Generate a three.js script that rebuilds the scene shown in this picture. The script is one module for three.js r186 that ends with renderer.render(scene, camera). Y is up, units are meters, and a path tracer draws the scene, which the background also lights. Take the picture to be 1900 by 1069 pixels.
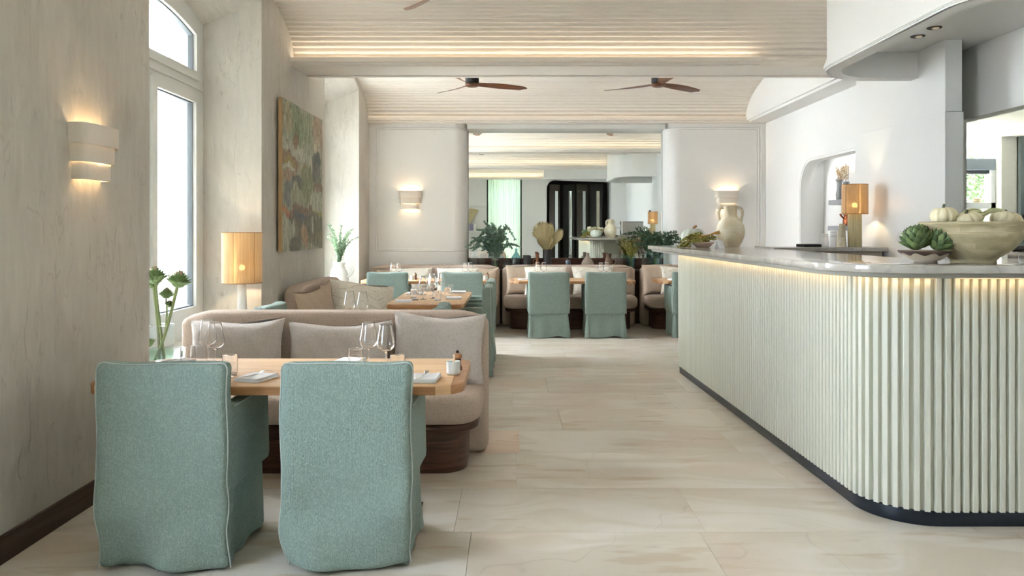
import * as THREE from 'three';
import { mergeGeometries, mergeVertices, toCreasedNormals } from 'three/addons/utils/BufferGeometryUtils.js';
import { RectAreaLightUniformsLib } from 'three/addons/lights/RectAreaLightUniformsLib.js';

// ---------------------------------------------------------------- camera, sky, sun, exposure
const scene = new THREE.Scene();
const FW = 1900, FH = 1069, FOCAL = 1420;                     // a shift lens, level, eye height 1.3 m
const camera = new THREE.PerspectiveCamera(2 * Math.atan(FH / 2 / FOCAL) * 180 / Math.PI, FW / FH, 0.05, 200);
camera.position.set(0, 1.3, 0);
camera.setViewOffset(FW, FH, 0, 106.5, FW, FH);
const renderer = new THREE.WebGLRenderer({ antialias: true });
renderer.toneMapping = THREE.LinearToneMapping;
renderer.toneMappingExposure = 12.0;
renderer.shadowMap.enabled = true;
RectAreaLightUniformsLib.init();
scene.background = new THREE.Color().setRGB(1.40, 1.65, 1.98);   // bright hazy sky
const sun = new THREE.DirectionalLight(new THREE.Color().setRGB(0.94, 0.985, 1.04), 17.5);
sun.position.set(30, 34, 1.5); sun.target.position.set(0, 0, 0);
sun.castShadow = true; sun.shadow.mapSize.set(2048, 2048);
Object.assign(sun.shadow.camera, { left: -25, right: 25, top: 25, bottom: -25, near: 1, far: 120 });
scene.add(sun, sun.target);
const COVE = 1.0, BARLED = 0.75, SCONCE = 0.034, LAMP = 0.06;      // strengths of the cove strips, bar strips, sconces and table lamps
const LED_WARM = new THREE.Color().setRGB(1, 0.84, 0.66), BAR_WARM = new THREE.Color().setRGB(1, 0.66, 0.32), LAMP_WARM = new THREE.Color().setRGB(1, 0.74, 0.46);

// ---------------------------------------------------------------- helpers
const PI = Math.PI, { sin, cos, abs, min, max, sqrt, hypot, floor, ceil, sign, pow } = Math;
function rng(seed) { let a = seed >>> 0; return () => { a = (a + 0x6D2B79F5) | 0; let t = Math.imul(a ^ (a >>> 15), 1 | a); t = (t + Math.imul(t ^ (t >>> 7), 61 | t)) ^ t; return ((t ^ (t >>> 14)) >>> 0) / 4294967296; }; }
function hash(ix, iy, s) { let h = Math.imul(ix, 374761393) ^ Math.imul(iy, 668265263) ^ Math.imul(s, 974711); h = Math.imul(h ^ (h >>> 13), 1274126177); return ((h ^ (h >>> 16)) >>> 0) / 4294967296; }
function vn(x, y, px, py, s) {
  let x0 = floor(x), y0 = floor(y); let fx = x - x0, fy = y - y0; fx = fx * fx * (3 - 2 * fx); fy = fy * fy * (3 - 2 * fy);
  const xa = ((x0 % px) + px) % px, xb = (xa + 1) % px, ya = ((y0 % py) + py) % py, yb = (ya + 1) % py;
  const a = hash(xa, ya, s), b = hash(xb, ya, s), c = hash(xa, yb, s), d = hash(xb, yb, s);
  return a + (b - a) * fx + (c - a) * fy + (a - b - c + d) * fx * fy;
}
function fbm(u, v, fx, fy, oct, s) { let t = 0, a = 0.5, n = 0; for (let k = 0; k < oct; k++) { t += a * vn(u * fx, v * fy, fx, fy, s + k); n += a; a *= 0.5; fx *= 2; fy *= 2; } return t / n; }
const lerp = (a, b, t) => a + (b - a) * t, clamp = (x, a, b) => x < a ? a : x > b ? b : x, smooth = (a, b, x) => { x = clamp((x - a) / (b - a), 0, 1); return x * x * (3 - 2 * x); };
function tex(n, metres, fn, srgb, m = n) {
  const d = new Uint8Array(n * m * 4);
  for (let j = 0; j < m; j++) for (let i = 0; i < n; i++) {
    const c = fn((i + 0.5) / n, (j + 0.5) / m), k = (j * n + i) * 4;
    if (typeof c === 'number') d[k] = d[k + 1] = d[k + 2] = clamp(c, 0, 1) * 255; else { d[k] = clamp(c[0], 0, 255); d[k + 1] = clamp(c[1], 0, 255); d[k + 2] = clamp(c[2], 0, 255); }
    d[k + 3] = 255;
  }
  const t = new THREE.DataTexture(d, n, m, THREE.RGBAFormat); t.wrapS = t.wrapT = THREE.RepeatWrapping; t.magFilter = THREE.LinearFilter; t.minFilter = THREE.LinearMipmapLinearFilter; t.generateMipmaps = true;
  if (metres) t.repeat.set(1 / metres, 1 / metres);
  if (srgb) t.colorSpace = THREE.SRGBColorSpace; t.needsUpdate = true; return t;
}
const tint = (c, k) => [c[0] * k, c[1] * k, c[2] * k];
function mixc(a, b, t) { return [lerp(a[0], b[0], t), lerp(a[1], b[1], t), lerp(a[2], b[2], t)]; }
const S = (o) => new THREE.MeshStandardMaterial(o), Ph = (o) => new THREE.MeshPhysicalMaterial(o);
const rgb = (r, g, b) => new THREE.Color(`rgb(${r},${g},${b})`);

// names, tags
const used = {};
function numbered(n) { const k = used[n] = (used[n] ?? -1) + 1; return k ? `${n}_${String(k).padStart(3, '0')}` : n; }
function tag(o, label, category, group) { o.userData.label = label; o.userData.category = category; if (group) o.userData.group = group; return o; }
function shadows(o) { o.traverse(c => { if (c.isMesh) { c.castShadow = true; c.receiveShadow = true; } }); return o; }
function mesh(name, geo, mat, parent) {
  const m = new THREE.Mesh(geo, mat); m.castShadow = m.receiveShadow = true;
  if (parent) { m.name = name; parent.add(m); } else { m.name = numbered(name); scene.add(m); }
  return m;
}
function thing(name, label, category, x, y, Z, turn = 0, group) {    // Z is depth into the room from the camera
  const o = new THREE.Group(); o.name = numbered(name); o.position.set(x, y, -Z); o.rotation.y = turn; scene.add(o);
  return tag(o, label, category, group);
}
function struct(name) { const o = new THREE.Group(); o.name = name; o.userData.kind = 'structure'; scene.add(o); return o; }
function copy(o, label, x, y, Z, turn = 0) {
  const c = o.clone(); c.name = numbered(o.name.replace(/_\d{3}$/, '')); c.userData = { ...o.userData, label }; c.position.set(x, y, -Z); c.rotation.y = turn; scene.add(c); return c;
}
// geometry
function boxUV(g, rot) {
  if (g.index) g = g.toNonIndexed();
  const p = g.attributes.position, uv = new Float32Array(p.count * 2), a = new THREE.Vector3(), b = new THREE.Vector3(), c = new THREE.Vector3();
  for (let i = 0; i < p.count; i += 3) {
    a.fromBufferAttribute(p, i); b.fromBufferAttribute(p, i + 1); c.fromBufferAttribute(p, i + 2);
    b.sub(a); c.sub(a); b.cross(c); const nx = abs(b.x), ny = abs(b.y), nz = abs(b.z);
    for (let k = 0; k < 3; k++) {
      const x = p.getX(i + k), y = p.getY(i + k), z = p.getZ(i + k); let u, v;
      if (ny >= nx && ny >= nz) { u = x; v = z; } else if (nx >= nz) { u = z; v = y; } else { u = x; v = y; }
      if (rot) [u, v] = [v, u];
      uv[(i + k) * 2] = u; uv[(i + k) * 2 + 1] = v;
    }
  }
  g.setAttribute('uv', new THREE.BufferAttribute(uv, 2)); return g;
}
function smoothed(g, fn, rot) {       // welds, moves points, smooths
  g.deleteAttribute('uv'); g.deleteAttribute('normal'); g = mergeVertices(g, 1e-5);
  if (fn) { const p = g.attributes.position, v = new THREE.Vector3(); for (let i = 0; i < p.count; i++) { v.fromBufferAttribute(p, i); fn(v); p.setXYZ(i, v.x, v.y, v.z); } }
  g.computeVertexNormals(); return boxUV(g, rot);
}
function softBox(w, h, d, r, seg = 0.05, fn, rot) {
  r = min(r, w / 2 - 1e-4, h / 2 - 1e-4, d / 2 - 1e-4);
  const n = (s) => clamp(2 * ceil(s / seg / 2), 4, 40), g = new THREE.BoxGeometry(2, 2, 2, n(w), n(h), n(d)), p = g.attributes.position;
  const W = [w / 2, h / 2, d / 2], warp = (t) => sign(t) * (1 - pow(1 - min(1, abs(t)), 1.7)), q = [0, 0, 0], c = [0, 0, 0];
  for (let i = 0; i < p.count; i++) {
    q[0] = warp(p.getX(i)) * W[0]; q[1] = warp(p.getY(i)) * W[1]; q[2] = warp(p.getZ(i)) * W[2];
    let L = 0; for (let k = 0; k < 3; k++) { c[k] = clamp(q[k], -W[k] + r, W[k] - r); L += (q[k] - c[k]) ** 2; } L = sqrt(L) || 1;
    p.setXYZ(i, c[0] + (q[0] - c[0]) / L * r, c[1] + (q[1] - c[1]) / L * r, c[2] + (q[2] - c[2]) / L * r);
  }
  return smoothed(g, fn, rot);
}
function box(x0, x1, y0, y1, Z0, Z1, bevel = 0.004) {     // world-placed box, depth given as Z
  const w = abs(x1 - x0), h = abs(y1 - y0), d = abs(Z1 - Z0); let g;
  const b = min(bevel, w / 3, h / 3, d / 3);
  if (b > 0) { const s = new THREE.Shape(); s.moveTo(-w / 2 + b, -h / 2 + b); s.lineTo(w / 2 - b, -h / 2 + b); s.lineTo(w / 2 - b, h / 2 - b); s.lineTo(-w / 2 + b, h / 2 - b); s.closePath();
    g = new THREE.ExtrudeGeometry(s, { depth: d - 2 * b, bevelEnabled: true, bevelSize: b, bevelThickness: b, bevelSegments: 1, steps: 1 }); g.translate(0, 0, -d / 2 + b); }
  else g = new THREE.BoxGeometry(w, h, d);
  g.translate((x0 + x1) / 2, (y0 + y1) / 2, -(Z0 + Z1) / 2); return boxUV(g);
}
function poly(pts, holes = []) { const s = new THREE.Shape(pts.map(p => new THREE.Vector2(p[0], p[1]))); for (const h of holes) s.holes.push(new THREE.Path(h.map(p => new THREE.Vector2(p[0], p[1])))); return s; }
function extrudeWallZ(shape, x0, x1) {   // shape in (Z, Y), thickness along x
  const g = new THREE.ExtrudeGeometry(shape, { depth: x1 - x0, bevelEnabled: false, curveSegments: 24 }); g.rotateY(PI / 2); g.translate(x0, 0, 0); return boxUV(toCreasedNormals(g, 0.6));
}
function extrudePlan(pts, y0, y1, bevel = 0, crease = 0.6, seg = 3, holes = []) {   // plan points (X, Z)
  const s = poly(pts.map(p => [p[0], p[1]]), holes);
  const g = new THREE.ExtrudeGeometry(s, { depth: y1 - y0 - 2 * bevel, bevelEnabled: bevel > 0, bevelSize: bevel, bevelOffset: -bevel, bevelThickness: bevel, bevelSegments: seg });
  g.rotateX(-PI / 2); g.translate(0, y0 + bevel, 0); return boxUV(toCreasedNormals(g, crease));
}
function extrudeXY(shape, depth, bevel = 0, seg = 2, curve = 10) {
  const g = new THREE.ExtrudeGeometry(shape, { depth: depth - 2 * bevel, bevelEnabled: bevel > 0, bevelSize: bevel, bevelOffset: -bevel, bevelThickness: bevel, bevelSegments: seg, curveSegments: curve });
  g.translate(0, 0, bevel); return boxUV(toCreasedNormals(g, 0.6));
}
function lathe(pts, n = 32) { const g = new THREE.LatheGeometry(pts.map(p => new THREE.Vector2(max(p[0], 1e-4), p[1])), n); return g; }
function spline(pts, n) { return new THREE.SplineCurve(pts.map(p => new THREE.Vector2(p[0], p[1]))).getPoints(n).map(p => [max(0.0001, p.x), p.y]); }
function tube(pts, r, n = 24, k = 6, closed = false) { return new THREE.TubeGeometry(new THREE.CatmullRomCurve3(pts.map(p => new THREE.Vector3(p[0], p[1], p[2])), closed), n, r, k, closed); }
function grid(nu, nv, f) {              // f(u, v) -> [x, y, z]
  const pos = [], uv = [], idx = [];
  for (let j = 0; j <= nv; j++) for (let i = 0; i <= nu; i++) { pos.push(...f(i / nu, j / nv)); uv.push(i / nu, j / nv); }
  for (let j = 0; j < nv; j++) for (let i = 0; i < nu; i++) { const a = j * (nu + 1) + i, b = a + 1, c = a + nu + 1, d = c + 1; idx.push(a, b, d, a, d, c); }
  const g = new THREE.BufferGeometry(); g.setAttribute('position', new THREE.Float32BufferAttribute(pos, 3)); g.setAttribute('uv', new THREE.Float32BufferAttribute(uv, 2)); g.setIndex(idx); g.computeVertexNormals(); return g;
}
function join(list) {
  return mergeGeometries(list.map(g => { g = g.index ? g.toNonIndexed() : g.clone(); for (const k of Object.keys(g.attributes)) if (!['position', 'normal', 'uv'].includes(k)) g.deleteAttribute(k); if (!g.attributes.uv) g.setAttribute('uv', new THREE.Float32BufferAttribute(new Float32Array(g.attributes.position.count * 2), 2)); if (!g.attributes.normal) g.computeVertexNormals(); g.clearGroups(); return g; }));
}
function arcPts(cx, cy, r, a0, a1, n) { const o = []; for (let i = 0; i <= n; i++) { const a = lerp(a0, a1, i / n) * PI / 180; o.push([cx + r * cos(a), cy + r * sin(a)]); } return o; }
function roundRect(w, d, r, n = 8) { const a = w / 2 - r, b = d / 2 - r; return [...arcPts(a, b, r, 0, 90, n), ...arcPts(-a, b, r, 90, 180, n), ...arcPts(-a, -b, r, 180, 270, n), ...arcPts(a, -b, r, 270, 360, n)]; }

// ---------------------------------------------------------------- materials
const plasterC = [203, 198, 187];
const plasterStreak = (u, v) => { const w = fbm(u, v, 5, 4, 3, 5) * 0.12; return fbm(u + w, v + w * 0.4, 18, 5, 5, 11); };
const plasterMap = tex(512, 1.6, (u, v) => { const s = plasterStreak(u, v), l = fbm(u, v, 3, 3, 4, 31), c = smooth(0.60, 0.70, s); return tint(mixc(plasterC, [190, 185, 173], c * 0.35), 1.0 + 0.10 * (l - 0.5) + 0.05 * (fbm(u, v, 60, 10, 2, 61) - 0.5) - 0.07 * smooth(0.014, 0.0, abs(fbm(u + 0.03 * l, v, 16, 4, 4, 71) - 0.60)) * smooth(0.4, 0.6, vn(u * 9, v * 7, 9, 7, 83))); }, true);
const plasterBump = tex(512, 1.6, (u, v) => 0.6 * plasterStreak(u, v) + 0.4 * fbm(u, v, 40, 24, 3, 51) - 0.35 * smooth(0.62, 0.66, fbm(u, v, 14, 5, 4, 77)));
const M = {};
M.plaster = S({ map: plasterMap, bumpMap: plasterBump, bumpScale: 0.006, roughness: 0.8 });
const wallBump = tex(256, 1.5, (u, v) => fbm(u, v, 12, 12, 5, 3));
M.white = S({ color: rgb(233, 232, 228), bumpMap: wallBump, bumpScale: 0.002, roughness: 0.75 });
M.polished = Ph({ color: rgb(232, 232, 229), bumpMap: wallBump, bumpScale: 0.002, roughness: 0.42, clearcoat: 0.15, clearcoatRoughness: 0.25 });
M.ceiling = S({ color: rgb(236, 229, 218), roughness: 0.8 });
M.trim = S({ color: rgb(233, 232, 227), roughness: 0.5 });
M.frame = S({ color: rgb(225, 226, 220), roughness: 0.4 });
M.seal = S({ color: rgb(120, 128, 134), roughness: 0.6 });
const stoneF = (u, v) => { const w = fbm(u, v, 3, 5, 3, 8) * 0.25; return fbm(u + w * 0.3, v + w, 4, 22, 5, 17); };
const stoneMap = tex(1024, 2.6, (u, v) => { const a = stoneF(u, v), b = fbm(u, v, 5, 5, 4, 91), dk = smooth(0.62, 0.74, fbm(u + a * 0.1, v, 8, 40, 4, 29)); let c = mixc([219, 210, 194], [232, 226, 216], smooth(0.35, 0.65, a)); c = mixc(c, [198, 178, 150], dk * 0.5); c = mixc(c, [216, 196, 180], smooth(0.5, 0.75, b) * 0.5); const ck = 1 - 0.05 * smooth(0.006, 0.0, abs(fbm(u, v, 3, 3, 4, 301) - 0.5)) * smooth(0.45, 0.6, vn(u * 7, v * 7, 7, 7, 44)); const speck = ck * (hash(floor(u * 1024), floor(v * 1024), 5) > 0.9992 ? 0.75 : 1); return tint(c, speck * (0.98 + 0.05 * (b - 0.5))); }, true);
const stoneRough = tex(256, 2.6, (u, v) => 0.62 + 0.25 * fbm(u, v, 8, 8, 4, 44));
const stoneBump = tex(512, 2.6, (u, v) => fbm(u, v, 10, 10, 5, 61));
M.stone = [[255, 255, 255], [250, 249, 247], [255, 253, 250], [246, 245, 243]].map(c => S({ color: rgb(...c), map: stoneMap, roughnessMap: stoneRough, roughness: 0.44, bumpMap: stoneBump, bumpScale: 0.0025 }));
M.stonePink = S({ color: rgb(252, 234, 220), map: stoneMap, roughnessMap: stoneRough, roughness: 0.44, bumpMap: stoneBump, bumpScale: 0.0025 });
M.grout = S({ color: rgb(214, 203, 184), roughness: 0.9 });
// fabrics
const boucle = (u, v) => { const rows = 0.5 + 0.5 * cos(2 * PI * (u * 46 + 0.25 * vn(u * 46, v * 30, 46, 30, 9))); return 0.72 * fbm(u, v, 78, 62, 2, 21) + 0.14 * rows + 0.25 * vn(u * 110, v * 90, 110, 90, 4); };
const boucleBump = tex(512, 0.3, boucle), boucleMap = tex(512, 0.3, (u, v) => { const h = boucle(u, v); return tint(mixc([135, 153, 144], [153, 170, 161], smooth(0.35, 0.85, h)), 1); }, true);
M.teal = Ph({ map: boucleMap, bumpMap: boucleBump, bumpScale: 0.0055, roughness: 0.95, sheen: 0.25, sheenRoughness: 0.6, sheenColor: rgb(190, 215, 208), side: THREE.DoubleSide });
M.tealPipe = S({ color: rgb(186, 196, 190), roughness: 0.9 });
M.tealDark = S({ color: rgb(122, 158, 150), roughness: 0.9 });
const weave = (u, v) => { const a = abs(sin(PI * u * 64 + 1.1 * vn(u * 8, v * 40, 8, 40, 3))), b = abs(sin(PI * v * 64 + 1.1 * vn(u * 40, v * 8, 40, 8, 6))); return 0.35 * a + 0.35 * b + 0.5 * fbm(u, v, 32, 32, 3, 12) + 0.2 * vn(u * 128, v * 20, 128, 20, 7) + 0.2 * vn(u * 20, v * 128, 20, 128, 2); };
const weaveBump = tex(512, 0.26, weave);
function linenMap(a, b) { return tex(512, 0.26, (u, v) => mixc(a, b, smooth(0.35, 1.0, weave(u, v))), true); }
const mkLinen = (a, b) => Ph({ map: linenMap(a, b), bumpMap: weaveBump, bumpScale: 0.0028, roughness: 0.95, sheen: 0.2, sheenRoughness: 0.6, sheenColor: rgb(230, 220, 210), side: THREE.DoubleSide });
M.sofa = mkLinen([178, 156, 138], [210, 191, 175]);
M.linen = mkLinen([192, 181, 171], [222, 213, 206]);
M.tan = mkLinen([182, 160, 138], [206, 186, 164]);
const creamMap = tex(512, 0.6, (u, v) => { const w = v * 7 + 0.35 * sin(2 * PI * u * 2) + 0.9 * fbm(u, v, 4, 4, 3, 15); const l = smooth(0.46, 0.49, abs((w % 1) - 0.5)); const g = vn(u * 90, v * 90, 90, 90, 4); return tint(mixc([242, 236, 222], [160, 146, 124], l * 0.6 * smooth(0.25, 0.5, vn(u * 6, v * 9, 6, 9, 8))), 0.95 + 0.08 * g); }, true);
M.cream = Ph({ map: creamMap, bumpMap: weaveBump, bumpScale: 0.0015, roughness: 0.95, side: THREE.DoubleSide });
M.napkin = Ph({ color: rgb(247, 247, 249), roughness: 0.7, sheen: 0.6, sheenRoughness: 0.4, sheenColor: rgb(255, 255, 255), side: THREE.DoubleSide });
// woods
const grain = (u, v, s, k = 1) => { const w = fbm(u, v, 2, 6, 3, s) * 0.10; return 0.6 * fbm(u, v + w, 2, 26 * k, 4, s + 3) + 0.4 * fbm(u, v + w * 0.6, 5, 100 * k, 2, s + 9); };
const woodMap = (a, b, s, m) => tex(512, m, (u, v) => mixc(a, b, smooth(0.3, 0.72, grain(u, v, s))), true);
const woodBump = (s, m) => tex(512, m, (u, v) => grain(u, v, s));
M.oak = Ph({ map: woodMap([212, 170, 126], [230, 194, 150], 4, 1.0), roughness: 0.5 });
M.oakEdgeShaded = Ph({ map: woodMap([164, 114, 72], [190, 140, 96], 14, 1.0), roughness: 0.4, clearcoat: 0.15, clearcoatRoughness: 0.4 });  // darker oak for table edges, their weaker light put into the colour
M.darkOak = S({ map: woodMap([64, 40, 30], [104, 70, 54], 24, 0.5), bumpMap: woodBump(24, 0.5), bumpScale: 0.004, roughness: 0.5 });
M.baseboard = S({ map: woodMap([62, 48, 42], [84, 68, 60], 34, 0.8), roughness: 0.5 });
M.walnut = S({ map: woodMap([92, 56, 36], [134, 88, 60], 44, 0.5), roughness: 0.35 });
M.darkWood = S({ map: woodMap([52, 30, 22], [86, 54, 40], 54, 0.6), roughness: 0.45 });
// bar
M.slat = S({ color: rgb(222, 222, 207), roughness: 0.45 });
M.slatBack = S({ color: rgb(222, 222, 207), roughness: 0.6 });
M.kick = Ph({ color: rgb(34, 42, 52), roughness: 0.3, metalness: 0.4 });
const marbleMap = tex(512, 1.1, (u, v) => { const w = fbm(u, v, 4, 4, 4, 71), a = fbm(u + w * 0.3, v + w * 0.3, 6, 6, 5, 83); return tint(mixc([178, 173, 163], [200, 195, 186], smooth(0.3, 0.6, a)), 1 - 0.07 * smooth(0.06, 0, abs(fbm(u + w * 0.2, v, 5, 5, 4, 97) - 0.5))); }, true);
M.marble = Ph({ map: marbleMap, roughness: 0.16, clearcoat: 0.5, clearcoatRoughness: 0.06 });
M.underboard = S({ color: rgb(150, 148, 136), roughness: 0.5 });
// glass, metal, ceramic
M.pane = Ph({ color: 0xffffff, transmission: 1, thickness: 0, roughness: 0.0, ior: 1.5 });
M.glass = Ph({ color: rgb(250, 252, 252), transmission: 1, thickness: 0, roughness: 0.0, ior: 1.52, side: THREE.DoubleSide });
M.greenGlass = Ph({ color: rgb(196, 224, 222), transmission: 1, thickness: 0, roughness: 0.0, ior: 1.5, side: THREE.DoubleSide });
M.blueGlass = Ph({ color: rgb(212, 228, 234), transmission: 1, thickness: 0, roughness: 0.0, ior: 1.5, side: THREE.DoubleSide });
M.water = Ph({ color: rgb(216, 230, 216), transmission: 1, thickness: 0, roughness: 0.0, ior: 1.33 });
M.mirror = S({ color: rgb(236, 241, 238), metalness: 1, roughness: 0.0 });
M.black = S({ color: rgb(30, 32, 33), roughness: 0.45, metalness: 0.3 });
M.matBlack = S({ color: rgb(24, 25, 26), roughness: 0.6 });
M.steel = S({ color: rgb(190, 190, 188), roughness: 0.25, metalness: 1 });
M.chrome = S({ color: rgb(225, 226, 228), roughness: 0.06, metalness: 1 });
M.cutlery = S({ color: rgb(205, 203, 200), roughness: 0.18, metalness: 1 });
M.ceramic = Ph({ color: rgb(226, 228, 224), roughness: 0.35, clearcoat: 0.4, clearcoatRoughness: 0.2 });
const clayBump = tex(256, 0.5, (u, v) => fbm(u, v, 10, 30, 5, 23));
M.sconce = S({ color: rgb(232, 222, 208), roughness: 0.8, bumpMap: clayBump, bumpScale: 0.0008 });
const jugMap = tex(256, 0.5, (u, v) => mixc([226, 212, 180], [238, 230, 208], smooth(0.35, 0.65, fbm(u, v, 5, 8, 5, 63))), true);
M.jug = S({ map: jugMap, roughness: 0.75, bumpMap: clayBump, bumpScale: 0.002 });
M.whiteJar = S({ color: rgb(232, 228, 220), roughness: 0.8, bumpMap: clayBump, bumpScale: 0.002 });
const bowlMap = tex(256, 0.4, (u, v) => mixc([172, 160, 124], [200, 188, 154], smooth(0.3, 0.7, fbm(u, v, 5, 9, 5, 73))), true);
M.bowl = S({ map: bowlMap, roughness: 0.6, bumpMap: clayBump, bumpScale: 0.002 });
M.terracotta = S({ color: rgb(150, 100, 72), roughness: 0.8, bumpMap: clayBump, bumpScale: 0.002 });
M.darkClay = S({ color: rgb(62, 60, 62), roughness: 0.6, bumpMap: clayBump, bumpScale: 0.001 });
M.greyClay = S({ color: rgb(156, 142, 128), roughness: 0.8, bumpMap: clayBump, bumpScale: 0.002 });
// plants
const leafM = (r, g, b, t = 0.25) => Ph({ color: rgb(r, g, b), roughness: 0.85, transmission: t, thickness: 0, side: THREE.DoubleSide });
M.euc = leafM(128, 158, 142); M.eucDark = leafM(88, 122, 98); M.stem = S({ color: rgb(112, 124, 74), roughness: 0.7 }); M.stemBrown = S({ color: rgb(110, 84, 58), roughness: 0.8 });
M.sage = leafM(126, 152, 120, 0.3); M.yellowGreen = leafM(172, 164, 84, 0.2); M.whiteFlower = leafM(236, 232, 222, 0.3);
const palmMap = tex(256, 0, (u, v) => mixc([200, 186, 138], [222, 210, 168], fbm(u, v, 24, 3, 3, 13)), true);
M.palm = Ph({ map: palmMap, roughness: 0.85, side: THREE.DoubleSide, transmission: 0.15, thickness: 0 });
M.pampas = leafM(222, 196, 150, 0.3);
M.outdoorLeaf = leafM(74, 96, 58, 0.2); M.artichoke = S({ color: rgb(118, 140, 88), roughness: 0.6 }); M.artichokeTip = S({ color: rgb(176, 138, 128), roughness: 0.7 }); M.artichokeDark = S({ color: rgb(92, 114, 72), roughness: 0.55 });
M.pumpkinBlue = S({ color: rgb(208, 214, 204), roughness: 0.55, bumpMap: clayBump, bumpScale: 0.001 });
M.pumpkinCream = S({ color: rgb(228, 218, 182), roughness: 0.45 });
const gourdMap = tex(256, 0, (u, v) => mixc([120, 134, 82], [206, 202, 156], smooth(0.3, 0.65, abs(sin(v * PI * 11 + fbm(u, v, 4, 4, 3, 6))))), true);
M.gourd = S({ map: gourdMap, roughness: 0.55 });
M.pepperBerry2 = S({ color: rgb(122, 116, 50), roughness: 0.6 }); M.pepperBerry = S({ color: rgb(166, 160, 84), roughness: 0.6 });
// lamps
const cord = tex(512, 0, (u, v) => { const a = 0.5 + 0.5 * cos(2 * PI * u * 96); return tint(mixc([198, 162, 112], [228, 198, 150], 0.6 * a + 0.4 * vn(u * 96, v * 4, 96, 4, 3)), 1); }, true), cordBump = tex(512, 0, (u) => 0.5 + 0.5 * cos(2 * PI * u * 96));
M.shade = Ph({ map: cord, bumpMap: cordBump, bumpScale: 0.001, roughness: 0.86, transmission: 0.45, thickness: 0, side: THREE.DoubleSide });
M.shadeSeam = S({ color: rgb(150, 116, 74), roughness: 0.9 });
M.bulb = S({ color: 0x000000, emissive: LAMP_WARM, emissiveIntensity: 1.8 });
M.barGlow = S({ color: 0x000000, emissive: BAR_WARM, emissiveIntensity: 0.2 });
M.sconceBulb = S({ color: 0x000000, emissive: LAMP_WARM, emissiveIntensity: 0.8 });
M.ledGlow = S({ color: 0x000000, emissive: LED_WARM, emissiveIntensity: 0.15 });
M.sheer = Ph({ color: rgb(234, 240, 236), roughness: 0.75, transmission: 0.6, thickness: 0, side: THREE.DoubleSide });

// ================================================================ THE SETTING
const XL = -2.0, ZB = 10.72, XR = 3.55, ROOF = 3.65, ZR = -0.6;      // left wall, back wall, right wall, roof, rear wall (depths)
const NICHES = [[0.35, 2.2], [4.22, 6.11], [8.17, 10.0]], SILL = 0.475;  // first niche is out of view, its window placed to light the front bay
const rise = (t, n) => 0.15 * (1 - ((t - (n[0] + n[1]) / 2) / ((n[1] - n[0]) / 2)) ** 2);
function archHole(n, y0, edge, inset = 0, N = 20) { const a = n[0] + inset, b = n[1] - inset, o = [[a, y0], [b, y0]]; for (let i = 0; i <= N; i++) { const t = lerp(b, a, i / N); o.push([t, edge + rise(t, n) - inset]); } return o; }

// floor of large stone slabs
{
  const f = struct('floor'), r = rng(7);
  mesh('screed', box(-2.6, 7.1, -0.25, -0.012, -1.0, 11.4, 0), M.grout, f);
  const b = 0.0008; let row = 0, Z = -0.7;
  while (Z < 10.9) {
    const d = [0.62, 0.5, 0.6, 0.56][row % 4], z1 = min(Z + d, 10.95); let x = -2.0 - r() * 0.8;
    const pinkRow = Z < 4.6 && z1 > 4.6;
    while (x < 3.6) {
      let w = 0.95 + r() * 0.55; if (pinkRow && x < 0.04 && x + w > -0.5) { w = 0.045 - x; if (w > 0.34) { w -= 0.3; } }
      const xa = max(x, -2.02), xb = min(x + w, 3.62);
      if (xb - xa > 0.02) {
        const g = box(xa + b, xb - b, -0.012, 0, Z + b, z1 - b, 0.0012), uv = g.attributes.uv, ox = r() * 9, oy = r() * 9;
        for (let i = 0; i < uv.count; i++) uv.setXY(i, uv.getX(i) + ox, uv.getY(i) + oy);
        mesh('stone_tile', g, pinkRow && abs(x + w - 0.045) < 0.01 ? M.stonePink : M.stone[floor(r() * 4)], f);
      }
      x += w;
    }
    Z = z1; row++;
  }
  mesh('entrance_floor', box(3.62, 7.0, -0.012, 0, 3.4, 9.3, 0), M.stone[0], f);
}
// left wall with three deep arched niches
{
  const w = struct('wall_left');
  mesh('wall_face', extrudeWallZ(poly([[-0.9, 0], [11.3, 0], [11.3, ROOF], [-0.9, ROOF]], NICHES.map(n => archHole(n, SILL - 0.03, 3.14).reverse())), XL - 0.47, XL), M.plaster, w);
  mesh('outer_wall', extrudeWallZ(poly([[-0.9, -0.3], [11.3, -0.3], [11.3, ROOF], [-0.9, ROOF]], NICHES.map(n => archHole(n, SILL - 0.03, 2.94).reverse())), XL - 0.75, XL - 0.47), M.plaster, w);
  for (const n of NICHES) {
    const lo = grid(24, 4, (u, v) => { const t = lerp(n[0], n[1], u); return [lerp(XL, XL - 0.47, v), 3.14 - 0.2 * v + rise(t, n), -t]; });
    const bk = grid(24, 1, (u, v) => { const t = lerp(n[0], n[1], u); return [XL - 0.468, 2.94 + rise(t, n) + 0.21 * v, -t]; });
    mesh('niche_soffit', boxUV(join([lo, bk])), M.plaster, w);
  }
  NICHES.forEach((n, i) => {
    const s = struct(`trim_${i + 1}`); mesh('window_sill', box(XL - 0.5, XL + 0.012, SILL - 0.03, SILL, n[0], n[1], 0.006), M.trim, s);
  });
  const bb = struct('baseboard_left'); mesh('baseboard_board', box(XL, XL + 0.016, 0, 0.108, ZR, 10.72, 0.004), M.baseboard, bb);
}
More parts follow.
